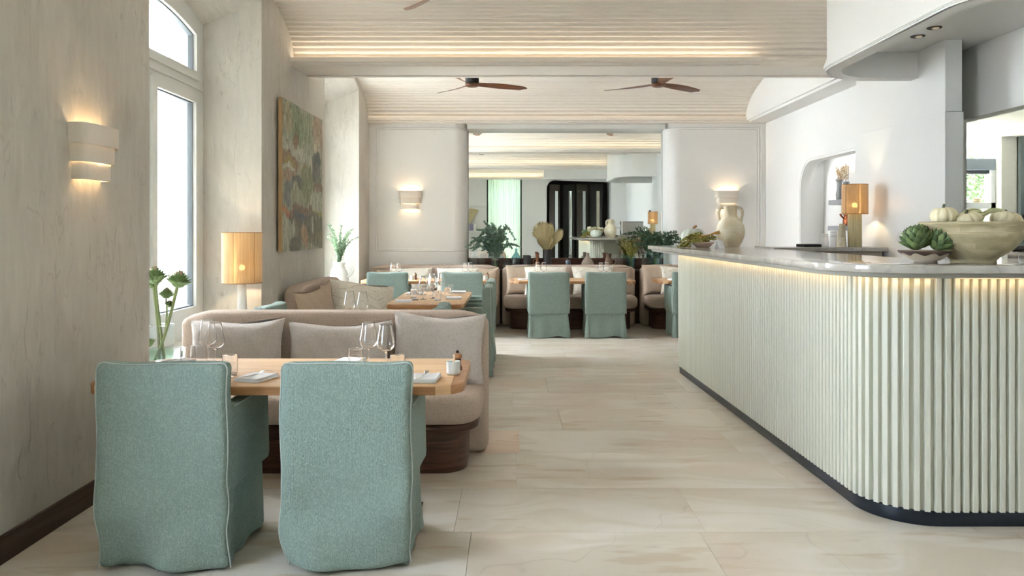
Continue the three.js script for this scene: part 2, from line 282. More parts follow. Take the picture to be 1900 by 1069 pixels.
// windows in the niches
NICHES.forEach((n, i) => {
  const w = struct(`window_${i + 1}`), mid = (n[0] + n[1]) / 2, y0 = SILL;
  const arch = archHole(n, 2.47, 2.94, 0.105), c1 = [[n[0] + 0.1, 0.64], [mid - 0.05, 0.64], [mid - 0.05, 2.37], [n[0] + 0.1, 2.37]], c2 = [[mid + 0.05, 0.64], [n[1] - 0.1, 0.64], [n[1] - 0.1, 2.37], [mid + 0.05, 2.37]];
  mesh('window_frame', extrudeWallZ(poly(archHole(n, y0, 2.94), [[...arch].reverse(), [...c1].reverse(), [...c2].reverse()]), XL - 0.545, XL - 0.465), M.frame, w);
  mesh('transom_bead', box(XL - 0.47, XL - 0.455, 2.408, 2.432, n[0] + 0.01, n[1] - 0.01, 0.003), M.frame, w);
  const ring = (p, q, x0, x1) => extrudeWallZ(poly(p, [[...q].reverse()]), x0, x1);
  const inset = (c, d) => [[c[0][0] + d, c[0][1] + d], [c[1][0] - d, c[1][1] + d], [c[2][0] - d, c[2][1] - d], [c[3][0] + d, c[3][1] - d]];
  for (const c of [c1, c2]) {
    const s = mesh('sash', ring(inset(c, 0.003), inset(c, 0.075), XL - 0.53, XL - 0.448), M.frame, w);
    mesh('glazing_seal', ring(inset(c, 0.072), inset(c, 0.086), XL - 0.515, XL - 0.475), M.seal, s);
    const q = inset(c, 0.08); mesh('pane', box(XL - 0.502, XL - 0.498, q[0][1], q[2][1], q[0][0], q[1][0], 0), M.pane, s);
  }
  const a2 = archHole(n, 2.535, 2.94, 0.165), s = mesh('sash', ring(archHole(n, 2.472, 2.94, 0.108), a2, XL - 0.53, XL - 0.448), M.frame, w);
  mesh('glazing_seal', ring(archHole(n, 2.53, 2.94, 0.16), archHole(n, 2.545, 2.94, 0.175), XL - 0.515, XL - 0.475), M.seal, s);
  const g = new THREE.ShapeGeometry(poly(a2)); g.rotateY(PI / 2); g.translate(XL - 0.5, 0, 0); mesh('pane', g, M.pane, s);
});
// back wall: two panels with rounded ends and the mirror recess between them
{
  const w = struct('wall_back'), RA = 0.2, xl = -0.634, xr = 2.17;
  mesh('wall_panel', extrudePlan([[XL - 0.4, ZB], [xl - RA, ZB], ...arcPts(xl - RA, ZB + RA, RA, -90, 0, 14), [xl, 11.4], [XL - 0.4, 11.4]], 0, ROOF), M.white, w);
  mesh('wall_panel', extrudePlan([[xr, 11.4], ...arcPts(xr + RA, ZB + RA, RA, 180, 270, 14), [XR + 0.2, ZB], [XR + 0.2, 11.4]], 0, ROOF), M.white, w);
  mesh('recess_wall', box(xl - 0.02, xr + 0.02, 0, ROOF, 11.06, 11.4, 0), M.white, w);
  mesh('recess_head', box(xl - 0.01, xr + 0.01, 2.8, ROOF, ZB, 11.07, 0), M.white, w);
  const bead = (x0, x1, y0, y1, dir, r, off) => {            // a moulding that runs round the rounded end
    const plan = dir > 0 ? [[x0, ZB], ...arcPts(xl - RA, ZB + RA, RA, -90, -4, 10)] : [[x1, ZB], ...arcPts(xr + RA, ZB + RA, RA, 270, 184, 10)];
    const at = (p, y) => [p[0], y, -p[1]], path = [...[...plan].reverse().map(p => at(p, y0)), ...plan.map(p => at(p, y1))];
    const cp = new THREE.CurvePath(); for (let i = 1; i < path.length; i++) cp.add(new THREE.LineCurve3(new THREE.Vector3(...path[i - 1]), new THREE.Vector3(...path[i])));
    const list = []; for (let i = 1; i < path.length; i++) { const a = new THREE.Vector3(...path[i - 1]), b = new THREE.Vector3(...path[i]), L = a.distanceTo(b); const g = new THREE.CylinderGeometry(r, r, L + r * 0.6, 8); g.translate(0, L / 2, 0); g.applyQuaternion(new THREE.Quaternion().setFromUnitVectors(new THREE.Vector3(0, 1, 0), b.sub(a).normalize())); g.translate(...path[i - 1]); list.push(g); }
    return join(list);
  };
  mesh('moulding', bead(-1.905, 0, 1.02, 2.735, 1, 0.010), M.white, w); mesh('moulding', bead(-1.87, 0, 1.045, 2.71, 1, 0.005), M.white, w);
  mesh('moulding', bead(0, 3.46, 1.02, 2.735, -1, 0.010), M.white, w); mesh('moulding', bead(0, 3.425, 1.045, 2.71, -1, 0.005), M.white, w);
  mesh('pilaster', box(3.48, XR, 0, 2.8, ZB - 0.015, ZB, 0.004), M.white, w);
  mesh('head_strip', box(xl + 0.002, xr - 0.002, 2.735, 2.8, 10.78, 11.05, 0.004), M.trim, w);
  const t = struct('trim_4'); mesh('ledge_top', box(xl, xr, 0.72, 0.75, 10.64, 11.03, 0.004), M.darkWood, t); mesh('ledge_front', box(xl, xr, 0, 0.72, 10.7, 10.74, 0.003), M.darkWood, t); mesh('dark_foot_strip', box(xl + 0.003, xr - 0.003, 0.75, 0.905, 10.99, 11.03, 0.003), M.darkWood, t);  // dark brown strip along the foot of the mirror, above the ledge
}
{
  const m = thing('wall_mirror', 'large frameless wall mirror set into the recess of the back wall', 'mirror', 0.768, 0.905, 11.03);
  mesh('mirror_glass', box(-1.39, 1.39, 0, 1.83, 0, 0.012, 0), M.mirror, m);
  for (const s of [-1, 1]) mesh('edge_strip', box(s * 1.39, s * 1.4, 0, 1.83, -0.006, 0.015, 0.001), M.steel, m);
}
// right walls, soffit, beams
{
  const w = struct('wall_right');
  const niche = [[6.9, 0], ...[[9.42, 0]], ...arcPts(9.42 - 0.34, 2.13 - 0.34, 0.34, 0, 90, 10), [6.9, 2.13]];
  mesh('wall_face', extrudeWallZ(poly([[6.6, 0], [11.3, 0], [11.3, ROOF], [6.6, ROOF]], [[...niche].reverse()]), XR, XR + 0.14), M.white, w);
  const nr = arcPts(9.42 - 0.34, 2.13 - 0.34, 0.37, 0, 90, 10), path = [[9.45, 0.02], ...nr, [6.9, 2.16]];
  mesh('niche_bead', join(path.slice(1).map((p, i) => { const a = path[i], L = hypot(p[0] - a[0], p[1] - a[1]); const g = new THREE.CylinderGeometry(0.006, 0.006, L + 0.003, 6); g.translate(0, L / 2, 0); g.applyQuaternion(new THREE.Quaternion().setFromUnitVectors(new THREE.Vector3(0, 1, 0), new THREE.Vector3(0, p[1] - a[1], -(p[0] - a[0])).normalize())); g.translate(XR, a[1], -a[0]); return g; })), M.white, w);
  mesh('niche_back', box(3.87, 3.91, 0, 2.5, 6.68, 9.8, 0), M.white, w); mesh('niche_side', box(XR + 0.1, 3.9, 0, 2.5, 9.5, 9.8, 0), M.white, w); mesh('niche_side', box(XR, 3.9, 0, 2.5, 6.68, 6.9, 0), M.white, w); mesh('niche_top', box(XR + 0.1, 3.9, 2.2, 2.5, 6.68, 9.8, 0), M.white, w);
  mesh('led_strip', box(XR + 0.15, XR + 0.165, 2.185, 2.197, 7.0, 9.3, 0), S({ color: 0x000000, emissive: 0xf4f8ff, emissiveIntensity: 0.2 }), w);  // unseen strip and its light, placed to brighten the niche
  const nl = new THREE.RectAreaLight(new THREE.Color().setRGB(0.93, 0.97, 1), 2.6, 0.015, 2.3); nl.position.set(XR + 0.158, 2.183, -8.15); nl.rotation.set(-PI / 2, 0, 0); scene.add(nl);
  // the partition with its front pillar
  mesh('partition', box(3.06, 3.18, 2.142, ROOF, 5.405, 6.81, 0.003), M.polished, w); mesh('partition_panel', box(3.055, 3.188, 0, 2.14, 5.4, 6.815, 0.003), M.polished, w);
  mesh('partition_return', box(3.1, XR + 0.1, 0, ROOF, 6.7, 6.81, 0), M.white, w);
  // side wall with the way to the entrance
  mesh('side_wall', box(3.38, 3.56, 0, ROOF, -0.9, 4.3, 0), M.white, w); mesh('door_head', box(3.38, 3.5, 2.13, ROOF, 4.3, 6.7, 0), M.white, w);
  const p = mesh('switch_plate', box(3.372, 3.38, 1.62, 1.8, 3.2, 3.27, 0.002), M.matBlack, w); mesh('switch_plate', box(3.372, 3.38, 1.62, 1.8, 3.32, 3.42, 0.002), M.matBlack, w);
}
{
  const w = struct('wall_entrance');                 // the lobby beyond the bar, with its glazed front
  mesh('lobby_wall', box(6.9, 7.1, -0.2, ROOF, 3.2, 9.6, 0), M.white, w); mesh('lobby_wall', box(3.5, 7.1, -0.2, ROOF, 3.2, 3.4, 0), M.white, w);
  mesh('lobby_wall', box(3.92, 3.98, 0, ROOF, 6.7, 9.45, 0), M.white, w); mesh('lobby_ceiling', box(3.5, 7.0, 2.42, 2.6, 3.3, 6.66, 0), M.white, w); mesh('lobby_ceiling', box(3.93, 7.0, 2.42, 2.6, 6.66, 9.2, 0), M.white, w);
  mesh('front_wall', box(3.95, 7.0, 2.56, ROOF, 9.2, 9.45, 0), M.white, w); mesh('front_wall', box(3.95, 7.0, 0, 0.9, 9.2, 9.45, 0), M.white, w); mesh('lobby_wall', box(6.03, 6.95, 0, 2.6, 9.2, 9.45, 0), M.white, w); mesh('pier', box(5.83, 6.02, 0, 2.6, 9.12, 9.45, 0.004), M.trim, w);
  const d = struct('door_1'); mesh('door_leaf', box(6.02, 6.9, 0, 2.42, 9.06, 9.11, 0.004), S({ color: rgb(112, 124, 126), roughness: 0.5 }), d); mesh('handle', tube([[6.1, 1.0, -9.03], [6.1, 1.25, -9.03]], 0.012, 4), M.steel, d);
  const win = struct('window_4'), fm = S({ color: rgb(150, 162, 176), roughness: 0.5 }), fw = S({ color: rgb(226, 230, 236), roughness: 0.5 });  // glazing runs on out of view to the left, to light the lobby
  mesh('transom', box(3.97, 5.83, 2.03, 2.17, 9.22, 9.32, 0.004), fm, win); mesh('transom_dark_strip', box(3.97, 5.83, 1.985, 2.03, 9.25, 9.32, 0.002), S({ color: rgb(92, 98, 104), roughness: 0.6 }), win);  // dark grey strip set below the transom
  mesh('rail', box(3.97, 5.83, 1.56, 1.64, 9.22, 9.28, 0.004), fw, win); for (const x of [4.6, 5.6]) mesh('mullion', box(x - 0.035, x + 0.035, 0.9, 1.56, 9.22, 9.28, 0.004), fw, win); mesh('stile', box(5.77, 5.83, 0.9, 2.03, 9.22, 9.3, 0.004), fw, win);
  mesh('pane', box(3.97, 5.78, 0.9, 2.0, 9.25, 9.254, 0), M.pane, win); mesh('pane', box(3.97, 5.83, 2.17, 2.56, 9.25, 9.254, 0), M.pane, win);
}
{
  const s = struct('trim_5');                        // the dropped soffit over the bar
  const x0 = 2.25, zF = 5.87, R = 0.5, zN = 3.55, Q = 0.45;
  const edge = (d) => [[3.37, zN - d], ...arcPts(x0 + Q, zN + Q, Q + d, 270, 180, 14), ...arcPts(x0 + R, zF - R, R + d, 180, 90, 20), [3.07, zF + d]];
  mesh('soffit_fascia', extrudePlan([...edge(0), ...edge(-0.1).reverse()], 2.45, ROOF, 0.0), M.trim, s);
  for (const [d, a, b] of [[0.008, 2.45, 2.53], [0.016, 2.46, 2.507], [0.023, 2.466, 2.487]]) mesh('soffit_moulding', extrudePlan([...edge(d), ...edge(-0.01).reverse()], a, b), M.trim, s);
  mesh('soffit_ceiling', extrudePlan([...edge(-0.09), [3.4, zF - 0.09]], 2.65, 2.7), M.trim, s);
}
{
  const c = struct('ceiling');
  mesh('roof_slab', box(-2.9, 7.2, ROOF, ROOF + 0.25, -1.1, 11.6, 0), M.white, c);
  const vault = (z0, z1) => {                         // reeded barrel vault running across the room
    const base = 2.86, b = 0.5, a = (z1 - z0) / 2, zc = (z0 + z1) / 2, N = 60, K = 8, pts = [];
    const E = (t) => [zc - a * cos(t), base + b * sin(t)], L = []; let acc = 0, pr = E(0); const M2 = 4000;
    for (let i = 0; i <= M2; i++) { const q = E(PI * i / M2); acc += hypot(q[0] - pr[0], q[1] - pr[1]); L.push(acc); pr = q; }
    let k = 0; for (let i = 0; i <= N * K; i++) { const s = acc * i / (N * K); while (k < M2 && L[k] < s) k++; const t = PI * k / M2, q = E(t), nx = cos(t) / a, ny = -sin(t) / b, nl = hypot(nx, ny), r = 0.026 * pow(abs(sin(PI * i / K)), 0.7); pts.push([q[0] + nx / nl * r, q[1] + ny / nl * r]); }
    return grid(1, N * K, (u, v) => { const p = pts[Math.round(v * N * K)]; return [lerp(-2.02, XR + 0.05, u), p[1], -p[0]]; });
  };
  for (const [a, b] of [[-0.5, 3.35], [3.75, 7.05], [7.45, 10.66]]) mesh('reeded_vault', vault(a, b), M.ceiling, c);
  for (const [a, b] of [[3.35, 3.75], [7.05, 7.45]]) mesh('ceiling_beam', box(-2.02, XR + 0.02, 2.81, ROOF, a, b, 0.004), M.ceiling, c);
  mesh('ceiling_beam', box(3.25, XR + 0.02, 2.83, ROOF, 7.4, 10.75, 0.004), M.trim, c); mesh('beam_moulding', box(3.28, XR, 2.8, 2.83, 7.45, 10.6, 0.004), M.trim, c);
  // cornices: a ledge with a lip that hides the light strip
  const cornice = (Z, dir, x0, x1, y) => { const prof = [[0, 0], [0.06, 0], [0.062, 0.012], [0.098, 0.014], [0.1, 0.026], [0.128, 0.03], [0.132, 0.068], [0.116, 0.068], [0.114, 0.042], [0, 0.04]];
    const s = poly(prof.map(p => [p[0] * dir, p[1]])), g = new THREE.ExtrudeGeometry(s, { depth: x1 - x0, bevelEnabled: false }); g.rotateY(-PI / 2); g.translate(x1, y, 0); g.scale(1, 1, 1); g.translate(0, 0, -Z); return boxUV(g); };
  // after rotateY(-90) the shape's x runs along +z (towards the camera)
  const runs = [[10.72, 1, XL, XR, 2.8], [7.05, 1, XL, 2.26, 2.8], [7.45, -1, XL, XR, 2.8], [3.35, 1, XL, 3.38, 2.8], [3.75, -1, XL, 2.26, 2.8], [-0.5, -1, XL, 0.9, 2.8]];
  for (const [Z, d, x0, x1, y] of runs) {
    mesh('cornice', cornice(Z, d, x0, x1, y), M.ceiling, c);
    mesh('led_strip', box(x0 + 0.03, x1 - 0.03, y + 0.042, y + 0.048, Z - d * 0.05, Z - d * 0.062, 0), M.ledGlow, c);
    const l = new THREE.RectAreaLight(LED_WARM, COVE * (Z < 3.5 ? 1.6 : 1), x1 - x0 - 0.06, 0.03); l.position.set((x0 + x1) / 2, y + 0.06, -(Z - d * 0.056)); l.lookAt((x0 + x1) / 2, y + 0.66, -(Z - d * 1.056)); scene.add(l);  // strips of the unseen front bay are stronger, to light the foreground
  }
}
// the wall behind the camera: curtained window and an arched opening with dark folding screens
{
  const w = struct('wall_rear');
  const win = [[-0.75, 0.25], [0.29, 0.25], [0.29, 2.86], [-0.75, 2.86]], arch = [[1.03, 0], [2.94, 0], [2.94, 2.74], ...[...Array(9)].map((_, i) => { const t = i / 8; return [2.94 - 1.66 * t, 2.74 + 0.06 * t]; }).slice(1), ...arcPts(1.28, 2.55, 0.25, 90, 180, 8)];
  const s = poly([[-2.8, 0], [3.6, 0], [3.6, ROOF], [-2.8, ROOF]], [[...win].reverse(), [...arch].reverse()]);
  const g = new THREE.ExtrudeGeometry(s, { depth: 0.2, bevelEnabled: false }); g.translate(0, 0, 0.6); mesh('wall_face', boxUV(g), M.white, w);
  mesh('arch_bead', join([[1.0, 0, 1.0, 2.55], [1.28, 2.83, 2.94, 2.77]].map(([a, b, cc, d]) => { const L = hypot(cc - a, d - b), h = new THREE.CylinderGeometry(0.012, 0.012, L, 6); h.rotateZ(Math.atan2(d - b, cc - a) - PI / 2); h.translate((a + cc) / 2, (b + d) / 2, 0.6); return h; })), M.white, w);
  mesh('alcove_back', box(0.8, 3.2, 0, 3.0, -1.75, -1.7, 0), M.matBlack, w); mesh('alcove_side', box(0.95, 1.0, 0, 3.0, -1.7, -0.8, 0), M.white, w); mesh('alcove_side', box(2.96, 3.01, 0, 3.0, -1.7, -0.8, 0), M.white, w); mesh('alcove_top', box(0.9, 3.1, 2.9, 2.95, -1.75, -0.8, 0), M.white, w); mesh('alcove_floor', box(0.9, 3.1, -0.02, 0, -1.75, -0.7, 0), M.darkWood, w);
  mesh('arch_head', box(0.92, 3.38, 2.8, ROOF, -0.6, -0.15, 0.004), M.white, w);
  const wi = struct('window_5');
  mesh('window_frame', (() => { const s2 = poly(win, [[[-0.71, 0.29], [-0.71, 2.82], [0.25, 2.82], [0.25, 0.29]]]); const h = new THREE.ExtrudeGeometry(s2, { depth: 0.06, bevelEnabled: false }); h.translate(0, 0, 0.66); return boxUV(h); })(), M.black, wi);
  mesh('pane', box(-0.71, 0.25, 0.29, 2.82, -0.69, -0.694, 0), M.pane, wi);
  const cu = grid(90, 6, (u, v) => [lerp(-0.70, 0.24, u), lerp(0.02, 2.8, v), 0.575 + 0.018 * sin(u * 75) + 0.008 * sin(u * 31 + v * 2)]);
  tag(mesh('sheer_curtain', cu, M.sheer), 'pale green sheer curtain over the tall window, seen in the mirror', 'curtain');
  for (let k = 0; k < 4; k++) {
    const x = 1.2 + k * 0.42, sc = thing('folding_screen', ['dark folding panel nearest the curtained window, seen in the mirror', 'dark folding panel with a pale slit, seen in the mirror behind the palm leaves', 'dark folding panel above the reflected counter, seen in the mirror', 'dark folding panel at the right of the reflected arch'][k], 'folding screen', x + 0.1, 0, -1.2, k % 2 ? 0.5 : -0.5);
    mesh('panel', extrudeXY(poly([[-0.19, 0.01], [0.19, 0.01], [0.19, 2.7], [-0.19, 2.7]]), 0.04, 0.004), k % 2 ? M.matBlack : S({ color: rgb(70, 64, 56), roughness: 0.4 }), sc);
    const m = mesh('mirror_inset', box(-0.05, 0.05, 0.2, 2.5, 0.004, -0.004, 0), M.mirror, sc); m.position.set(0.06, 0, -0.0); m.position.z = -0.002;
  }
}
// outdoors
{
  const g = struct('street'); mesh('pavement', box(-40, -2.75, -0.5, -0.3, -25, 45, 0), S({ color: rgb(190, 186, 178), roughness: 0.9 }), g); mesh('garden_ground', box(-2.75, 40, -0.55, -0.26, -25, 45, 0), S({ color: rgb(150, 150, 120), roughness: 0.95 }), g);
  const b = thing('building', 'pale rendered building across the street, seen through the left window', 'building', -7.6, -0.3, 14);
  const hole = (z, y) => [[z, y], [z + 1.1, y], [z + 1.1, y + 1.7], [z, y + 1.7]], hs = []; for (const z of [-3, 1.9, 7, 13, 19, 25]) for (const y of [0.9, 5.05]) if (!(z === 1.9 && y < 3)) hs.push([z, y]);
  { const gg = new THREE.ExtrudeGeometry(poly([[-8, 0], [30, 0], [30, 8.6], [-8, 8.6]], hs.map(h => hole(...h).reverse())), { depth: 0.3, bevelEnabled: false }); gg.rotateY(PI / 2); mesh('wall', boxUV(gg), S({ color: rgb(226, 227, 228), roughness: 0.85, bumpMap: wallBump, bumpScale: 0.004 }), b); }
  const sm = S({ color: rgb(120, 138, 150), roughness: 0.6 }), gm = S({ color: rgb(70, 84, 96), roughness: 0.1 });
  mesh('back_wall', box(-0.5, -0.1, 0, 8.6, -8, 30, 0), S({ color: rgb(150, 150, 150), roughness: 0.9 }), b);
  for (const [z, y] of hs) { const sh = mesh('shutter', box(0.31, 0.35, y, y + 1.7, z - 0.56, z - 0.02, 0.01), sm, b); mesh('window', box(0.02, 0.06, y, y + 1.7, z, z + 1.1, 0.01), gm, b); }
  const pipe = mesh('drainpipe', tube([[0.38, 0, -2.15], [0.38, 8.5, -2.15]], 0.045, 2, 10), S({ color: rgb(196, 208, 206), roughness: 0.5 }), b); for (const y of [1.0, 2.3, 4.6]) mesh('bracket', box(0.3, 0.44, y, y + 0.12, 2.08, 2.22, 0.01), M.frame, pipe);
}
{ const b = thing('unseen_shade_wall', 'tall wall between the front windows, out of view, placed to shade the niche reveals', 'wall', -7.6, -0.3, 3.1), m = S({ color: rgb(112, 108, 100), roughness: 0.9 }); mesh('wall', box(0, 4.8, 0, 7.0, 0, 0.3, 0), m, b); mesh('wall', box(0, 0.3, 0, 7.0, 0.31, 3.1, 0), m, b); }  // unseen dark wall, placed to keep light off the niche reveals
function tree(label, x, Z, h, r0, seed, mat) {
  const t = thing('garden_tree', label, 'tree', x, -0.28, Z), r = rng(seed), list = [], lf = new THREE.PlaneGeometry(0.075, 0.035, 1, 1);
  for (let i = 0; i < 3600; i++) { const a = r() * 2 * PI, u = r(), rr = r0 * pow(r(), 0.45), yy = (r() - 0.5) * 2; const q = sqrt(max(0, 1 - yy * yy)); const g = lf.clone(); g.rotateX(r() * 6); g.rotateY(r() * 6); g.rotateZ(r() * 6); g.translate(cos(a) * rr * q, h + yy * r0 * (0.5 + 0.6 * u), sin(a) * rr * q); list.push(g); }
  const f = mesh('foliage', join(list), mat, t); f.userData.kind = 'stuff';
  mesh('trunk', join([tube([[0, 0, 0], [0.05, h * 0.5, 0.03], [-0.03, h, 0]], 0.06, 10), tube([[0.02, h * 0.5, 0], [0.4, h * 0.8, 0.1], [0.7, h * 1.1, 0.2]], 0.03, 8)]), M.stemBrown, t);
  return t;
}
tree('leafy garden tree outside the entrance glazing, above the rail', 7.55, 12.4, 2.1, 0.8, 3, M.outdoorLeaf); tree('bushy shrub outside the entrance glazing, below the rail', 6.8, 11.2, 1.0, 0.8, 5, M.outdoorLeaf);
{
  const b = thing('railing', 'thin iron balcony railing outside the upper entrance window', 'railing', 8.1, 2.70, 13.5); mesh('top_rail', tube([[-1.6, 0.42, 0], [1.6, 0.42, 0]], 0.015, 2), M.black, b); mesh('bottom_rail', tube([[-1.6, 0.0, 0], [1.6, 0.0, 0]], 0.015, 2), M.black, b);
  for (let i = 0; i < 15; i++) { const x = -1.5 + i * 0.214; mesh('baluster', tube([[x, 0, 0], [x + 0.04, 0.14, 0], [x - 0.04, 0.28, 0], [x, 0.42, 0]], 0.009, 8, 5), M.black, b); }
  mesh('balcony_slab', box(-1.7, 1.7, -0.16, -0.05, -0.1, 0.5, 0.01), M.trim, b); mesh('bracket_post', box(-1.6, -1.5, -3.2, -0.16, 0, 0.1, 0.01), M.trim, b); mesh('bracket_post', box(1.5, 1.6, -3.2, -0.16, 0, 0.1, 0.01), M.trim, b);
}
{
  // unseen block over the front bays, placed to shade the near facade opposite
  mesh('unseen_shade_block', box(-2.75, 7.0, ROOF + 0.26, ROOF + 11, -0.3, 7.0, 0), S({ color: rgb(226, 224, 218), roughness: 0.85 }), scene.getObjectByName('ceiling'));
  const f = thing('building', 'pale house beyond the garden, seen through the entrance glazing', 'building', 9, -0.3, 16); mesh('wall', box(-7, 7, 0, 9, 0, 2, 0), S({ color: rgb(232, 232, 230), roughness: 0.9 }), f); for (let k = 0; k < 4; k++) mesh('window', box(-5.6 + k * 2.9, -4.6 + k * 2.9, 3.6, 5.2, -0.04, 0.02, 0.01), M.seal, f); mesh('plinth', box(-7.05, 7.05, 0, 0.7, -0.05, 0.1, 0.01), M.seal, f);
}
{
  const h = thing('hedge', 'tall clipped green hedge behind the sheer curtain, seen in the mirror', 'hedge', -0.2, -0.3, -2.9), r = rng(17), L = [], lf = new THREE.PlaneGeometry(0.14, 0.08);  // greenery behind the curtain, built tall out of view to dim the window
  for (let i = 0; i < 6000; i++) { const g = lf.clone(); g.rotateX(r() * 6); g.rotateY(r() * 6); g.translate(lerp(-3, 3, r()), lerp(0, 5.6, r()), -0.35 * r()); L.push(g); }
  mesh('foliage', join(L), leafM(136, 150, 128, 0.3), h).userData.kind = 'stuff'; mesh('inner_growth', softBox(6, 5.6, 0.8, 0.2, 0.3).translate(0, 2.8, 0.2), S({ color: rgb(130, 150, 120), roughness: 1 }), h);
}

// ================================================================ BAR
{
  const b = thing('bar_counter', 'cream fluted bar front with rounded corner and dark kick base', 'bar', 0, 0, 0);
  const A = [1.545, 7.05], dirL = [0.085, -3.45], RC = 0.27, B = [1.628, 3.64], C = [1.628 + RC, 3.37], D = [3.36, 3.37];
  const path = []; const push = (p) => path.push(p);
  push([1.80, 7.05]); push([1.595, 7.05]); arcPts(1.595, 7.0, 0.05, 90, 180, 5).slice(1).forEach(push); push(B); arcPts(B[0] + RC, B[1], RC, 180, 270, 14).slice(1).forEach(push); push(D);
  const shift = (d) => { const o = []; for (let i = 0; i < path.length; i++) { const p = path[max(0, i - 1)], q = path[min(path.length - 1, i + 1)], L = hypot(q[0] - p[0], q[1] - p[1]), tx = (q[0] - p[0]) / L, ty = (q[1] - p[1]) / L; o.push([path[i][0] + ty * d, path[i][1] - tx * d]); } return o; };
  const inner = [[3.36, 3.66], [2.0, 3.66], [1.86, 3.80], [1.80, 7.0]];
  mesh('carcass', extrudePlan([...shift(0), ...inner], 0.06, 1.10), M.slatBack, b);
  mesh('kick_base', extrudePlan([...shift(-0.012 * -1).map(p => p), ...inner], 0, 0.064, 0.003), M.kick, b);
  const sh = poly([[-0.0125, 0], [0.0125, 0], [0.0115, 0.022], [0.0095, 0.024], [-0.0095, 0.024], [-0.0115, 0.022]]);
  const sg = new THREE.ExtrudeGeometry(sh, { depth: 1.03, bevelEnabled: false }); sg.rotateX(-PI / 2); const slat = boxUV(sg);   // proud along -z
  let seg = 0, s0 = 0, cum = [0]; for (let i = 1; i < path.length; i++) cum.push(cum[i - 1] + hypot(path[i][0] - path[i - 1][0], path[i][1] - path[i - 1][1]));
  for (let s = 0.02; s < cum[cum.length - 1]; s += 0.0398) {
    while (cum[seg + 1] < s) seg++; const t = (s - cum[seg]) / (cum[seg + 1] - cum[seg]), p = path[seg], q = path[seg + 1], L = hypot(q[0] - p[0], q[1] - p[1]);
    const m = mesh('slat', slat, M.slat, b); m.position.set(lerp(p[0], q[0], t), 0.066, -lerp(p[1], q[1], t));
    const nx = (q[1] - p[1]) / L, nZ = -(q[0] - p[0]) / L;                // outward normal (X, Z)
    m.rotation.y = Math.atan2(-nx, nZ);                                  // turns -z to that normal
  }
  // strips of light under the overhang
  const strip = (x0, z0, x1, z1) => { const L = hypot(x1 - x0, z1 - z0), a = Math.atan2(z1 - z0, x1 - x0); const g = new THREE.BoxGeometry(L, 0.008, 0.014); const m = mesh('led_strip', g, M.barGlow, b); m.position.set((x0 + x1) / 2, 1.095, -(z0 + z1) / 2); m.rotation.y = a;
    const l = new THREE.RectAreaLight(BAR_WARM, BARLED, L, 0.016); l.position.set((x0 + x1) / 2, 1.088, -(z0 + z1) / 2); l.rotation.set(-PI / 2, 0, 0); const e = new THREE.Euler(-PI / 2, 0, a, 'XYZ'); l.rotation.copy(e); scene.add(l); };
  strip(1.508, 6.98, 1.588, 3.66); strip(1.93, 3.325, 3.3, 3.325);
  const mid = arcPts(B[0] + RC, B[1], RC + 0.045, 190, 260, 3); for (let i = 1; i < mid.length; i++) strip(mid[i - 1][0], mid[i - 1][1], mid[i][0], mid[i][1]);
  const t = thing('countertop', 'polished pale marble countertop overhanging the fluted bar', 'countertop', 0, 0, 0), r = 0.36;
  const plan = [[1.30, 7.32], [1.375, 3.14 + r], ...arcPts(1.375 + r, 3.14 + r, r, 180, 270, 16), [3.37, 3.14], [3.37, 3.95], [2.15, 3.95], [2.05, 4.05], [2.05, 7.28]];
  mesh('slab', extrudePlan(plan, 1.123, 1.157, 0.004), M.marble, t);
  const p2 = [[1.33, 7.28], [1.40, 3.16 + r], ...arcPts(1.40 + r, 3.165 + r, r, 180, 270, 16), [3.36, 3.165], [3.36, 3.9], [2.1, 3.9], [2.0, 4.0], [2.0, 7.24]];
  mesh('under_board', extrudePlan(p2, 1.102, 1.123, 0.004), M.underboard, t);
}
{
  const c = thing('back_counter', 'low back counter with pale stone top behind the bar by the partition', 'counter', 0, 0, 0);
  mesh('slab', box(2.12, 3.05, 1.13, 1.165, 6.2, 6.69, 0.004), M.marble, c); mesh('cabinet', box(2.2, 3.03, 0, 1.13, 6.26, 6.66, 0.004), S({ color: rgb(196, 182, 160), roughness: 0.5 }), c);
}

// ================================================================ SEATING
function bench(W, name, label, x, Z, turn, group) {                  // origin: foot of the back face; the seat runs towards local +z
  const t = thing(name, label, 'bench', x, 0, Z, turn, group);
  mesh('backrest', (() => { const g = softBox(W, 0.83, 0.17, 0.055, 0.05, v => { if (v.y > 0.2) { const k = smooth(0.2, 0.415, v.y) * smooth(W / 2 - 0.25, W / 2, abs(v.x)); v.y -= 0.035 * k * k; } v.z += 0.004 * sin(v.x * 5) * sin(v.y * 7); }); g.translate(0, 0.417, 0.085); return g; })(), M.sofa, t);
  const seatPlan = (w, d, r) => { const a = w / 2; return [[-a, 0], [a, 0], ...arcPts(a - r, -d + r, r, 0, -90, 10), ...arcPts(-a + r, -d + r, r, -90, -180, 10)]; };
  const slab = (w, d, r, y0, y1, bev, seg, cr) => { const g = extrudePlan(seatPlan(w, d, r).reverse(), y0, y1, bev, cr, seg); return g; };
  // plan Z of these shapes is negative towards the room, so they come out along local +z
  const g = slab(W - 0.05, 0.63, 0.16, 0.275, 0.435, 0.055, 6, 1.2); mesh('seat_cushion', g, M.sofa, t);
  mesh('seat_board', slab(W - 0.09, 0.59, 0.15, 0.235, 0.275, 0.012, 3, 0.8), M.darkOak, t);
  mesh('plinth', slab(W - 0.22, 0.53, 0.14, 0, 0.235, 0.006, 2, 0.8), M.darkOak, t);
  return t;
}
bench(1.80, 'banquette', 'greige upholstered bench in the foreground below the window, facing the camera', -1.037, 4.62, 0);
bench(1.52, 'banquette', 'beige bench along the left wall under the abstract painting', -1.95, 7.26, PI / 2);
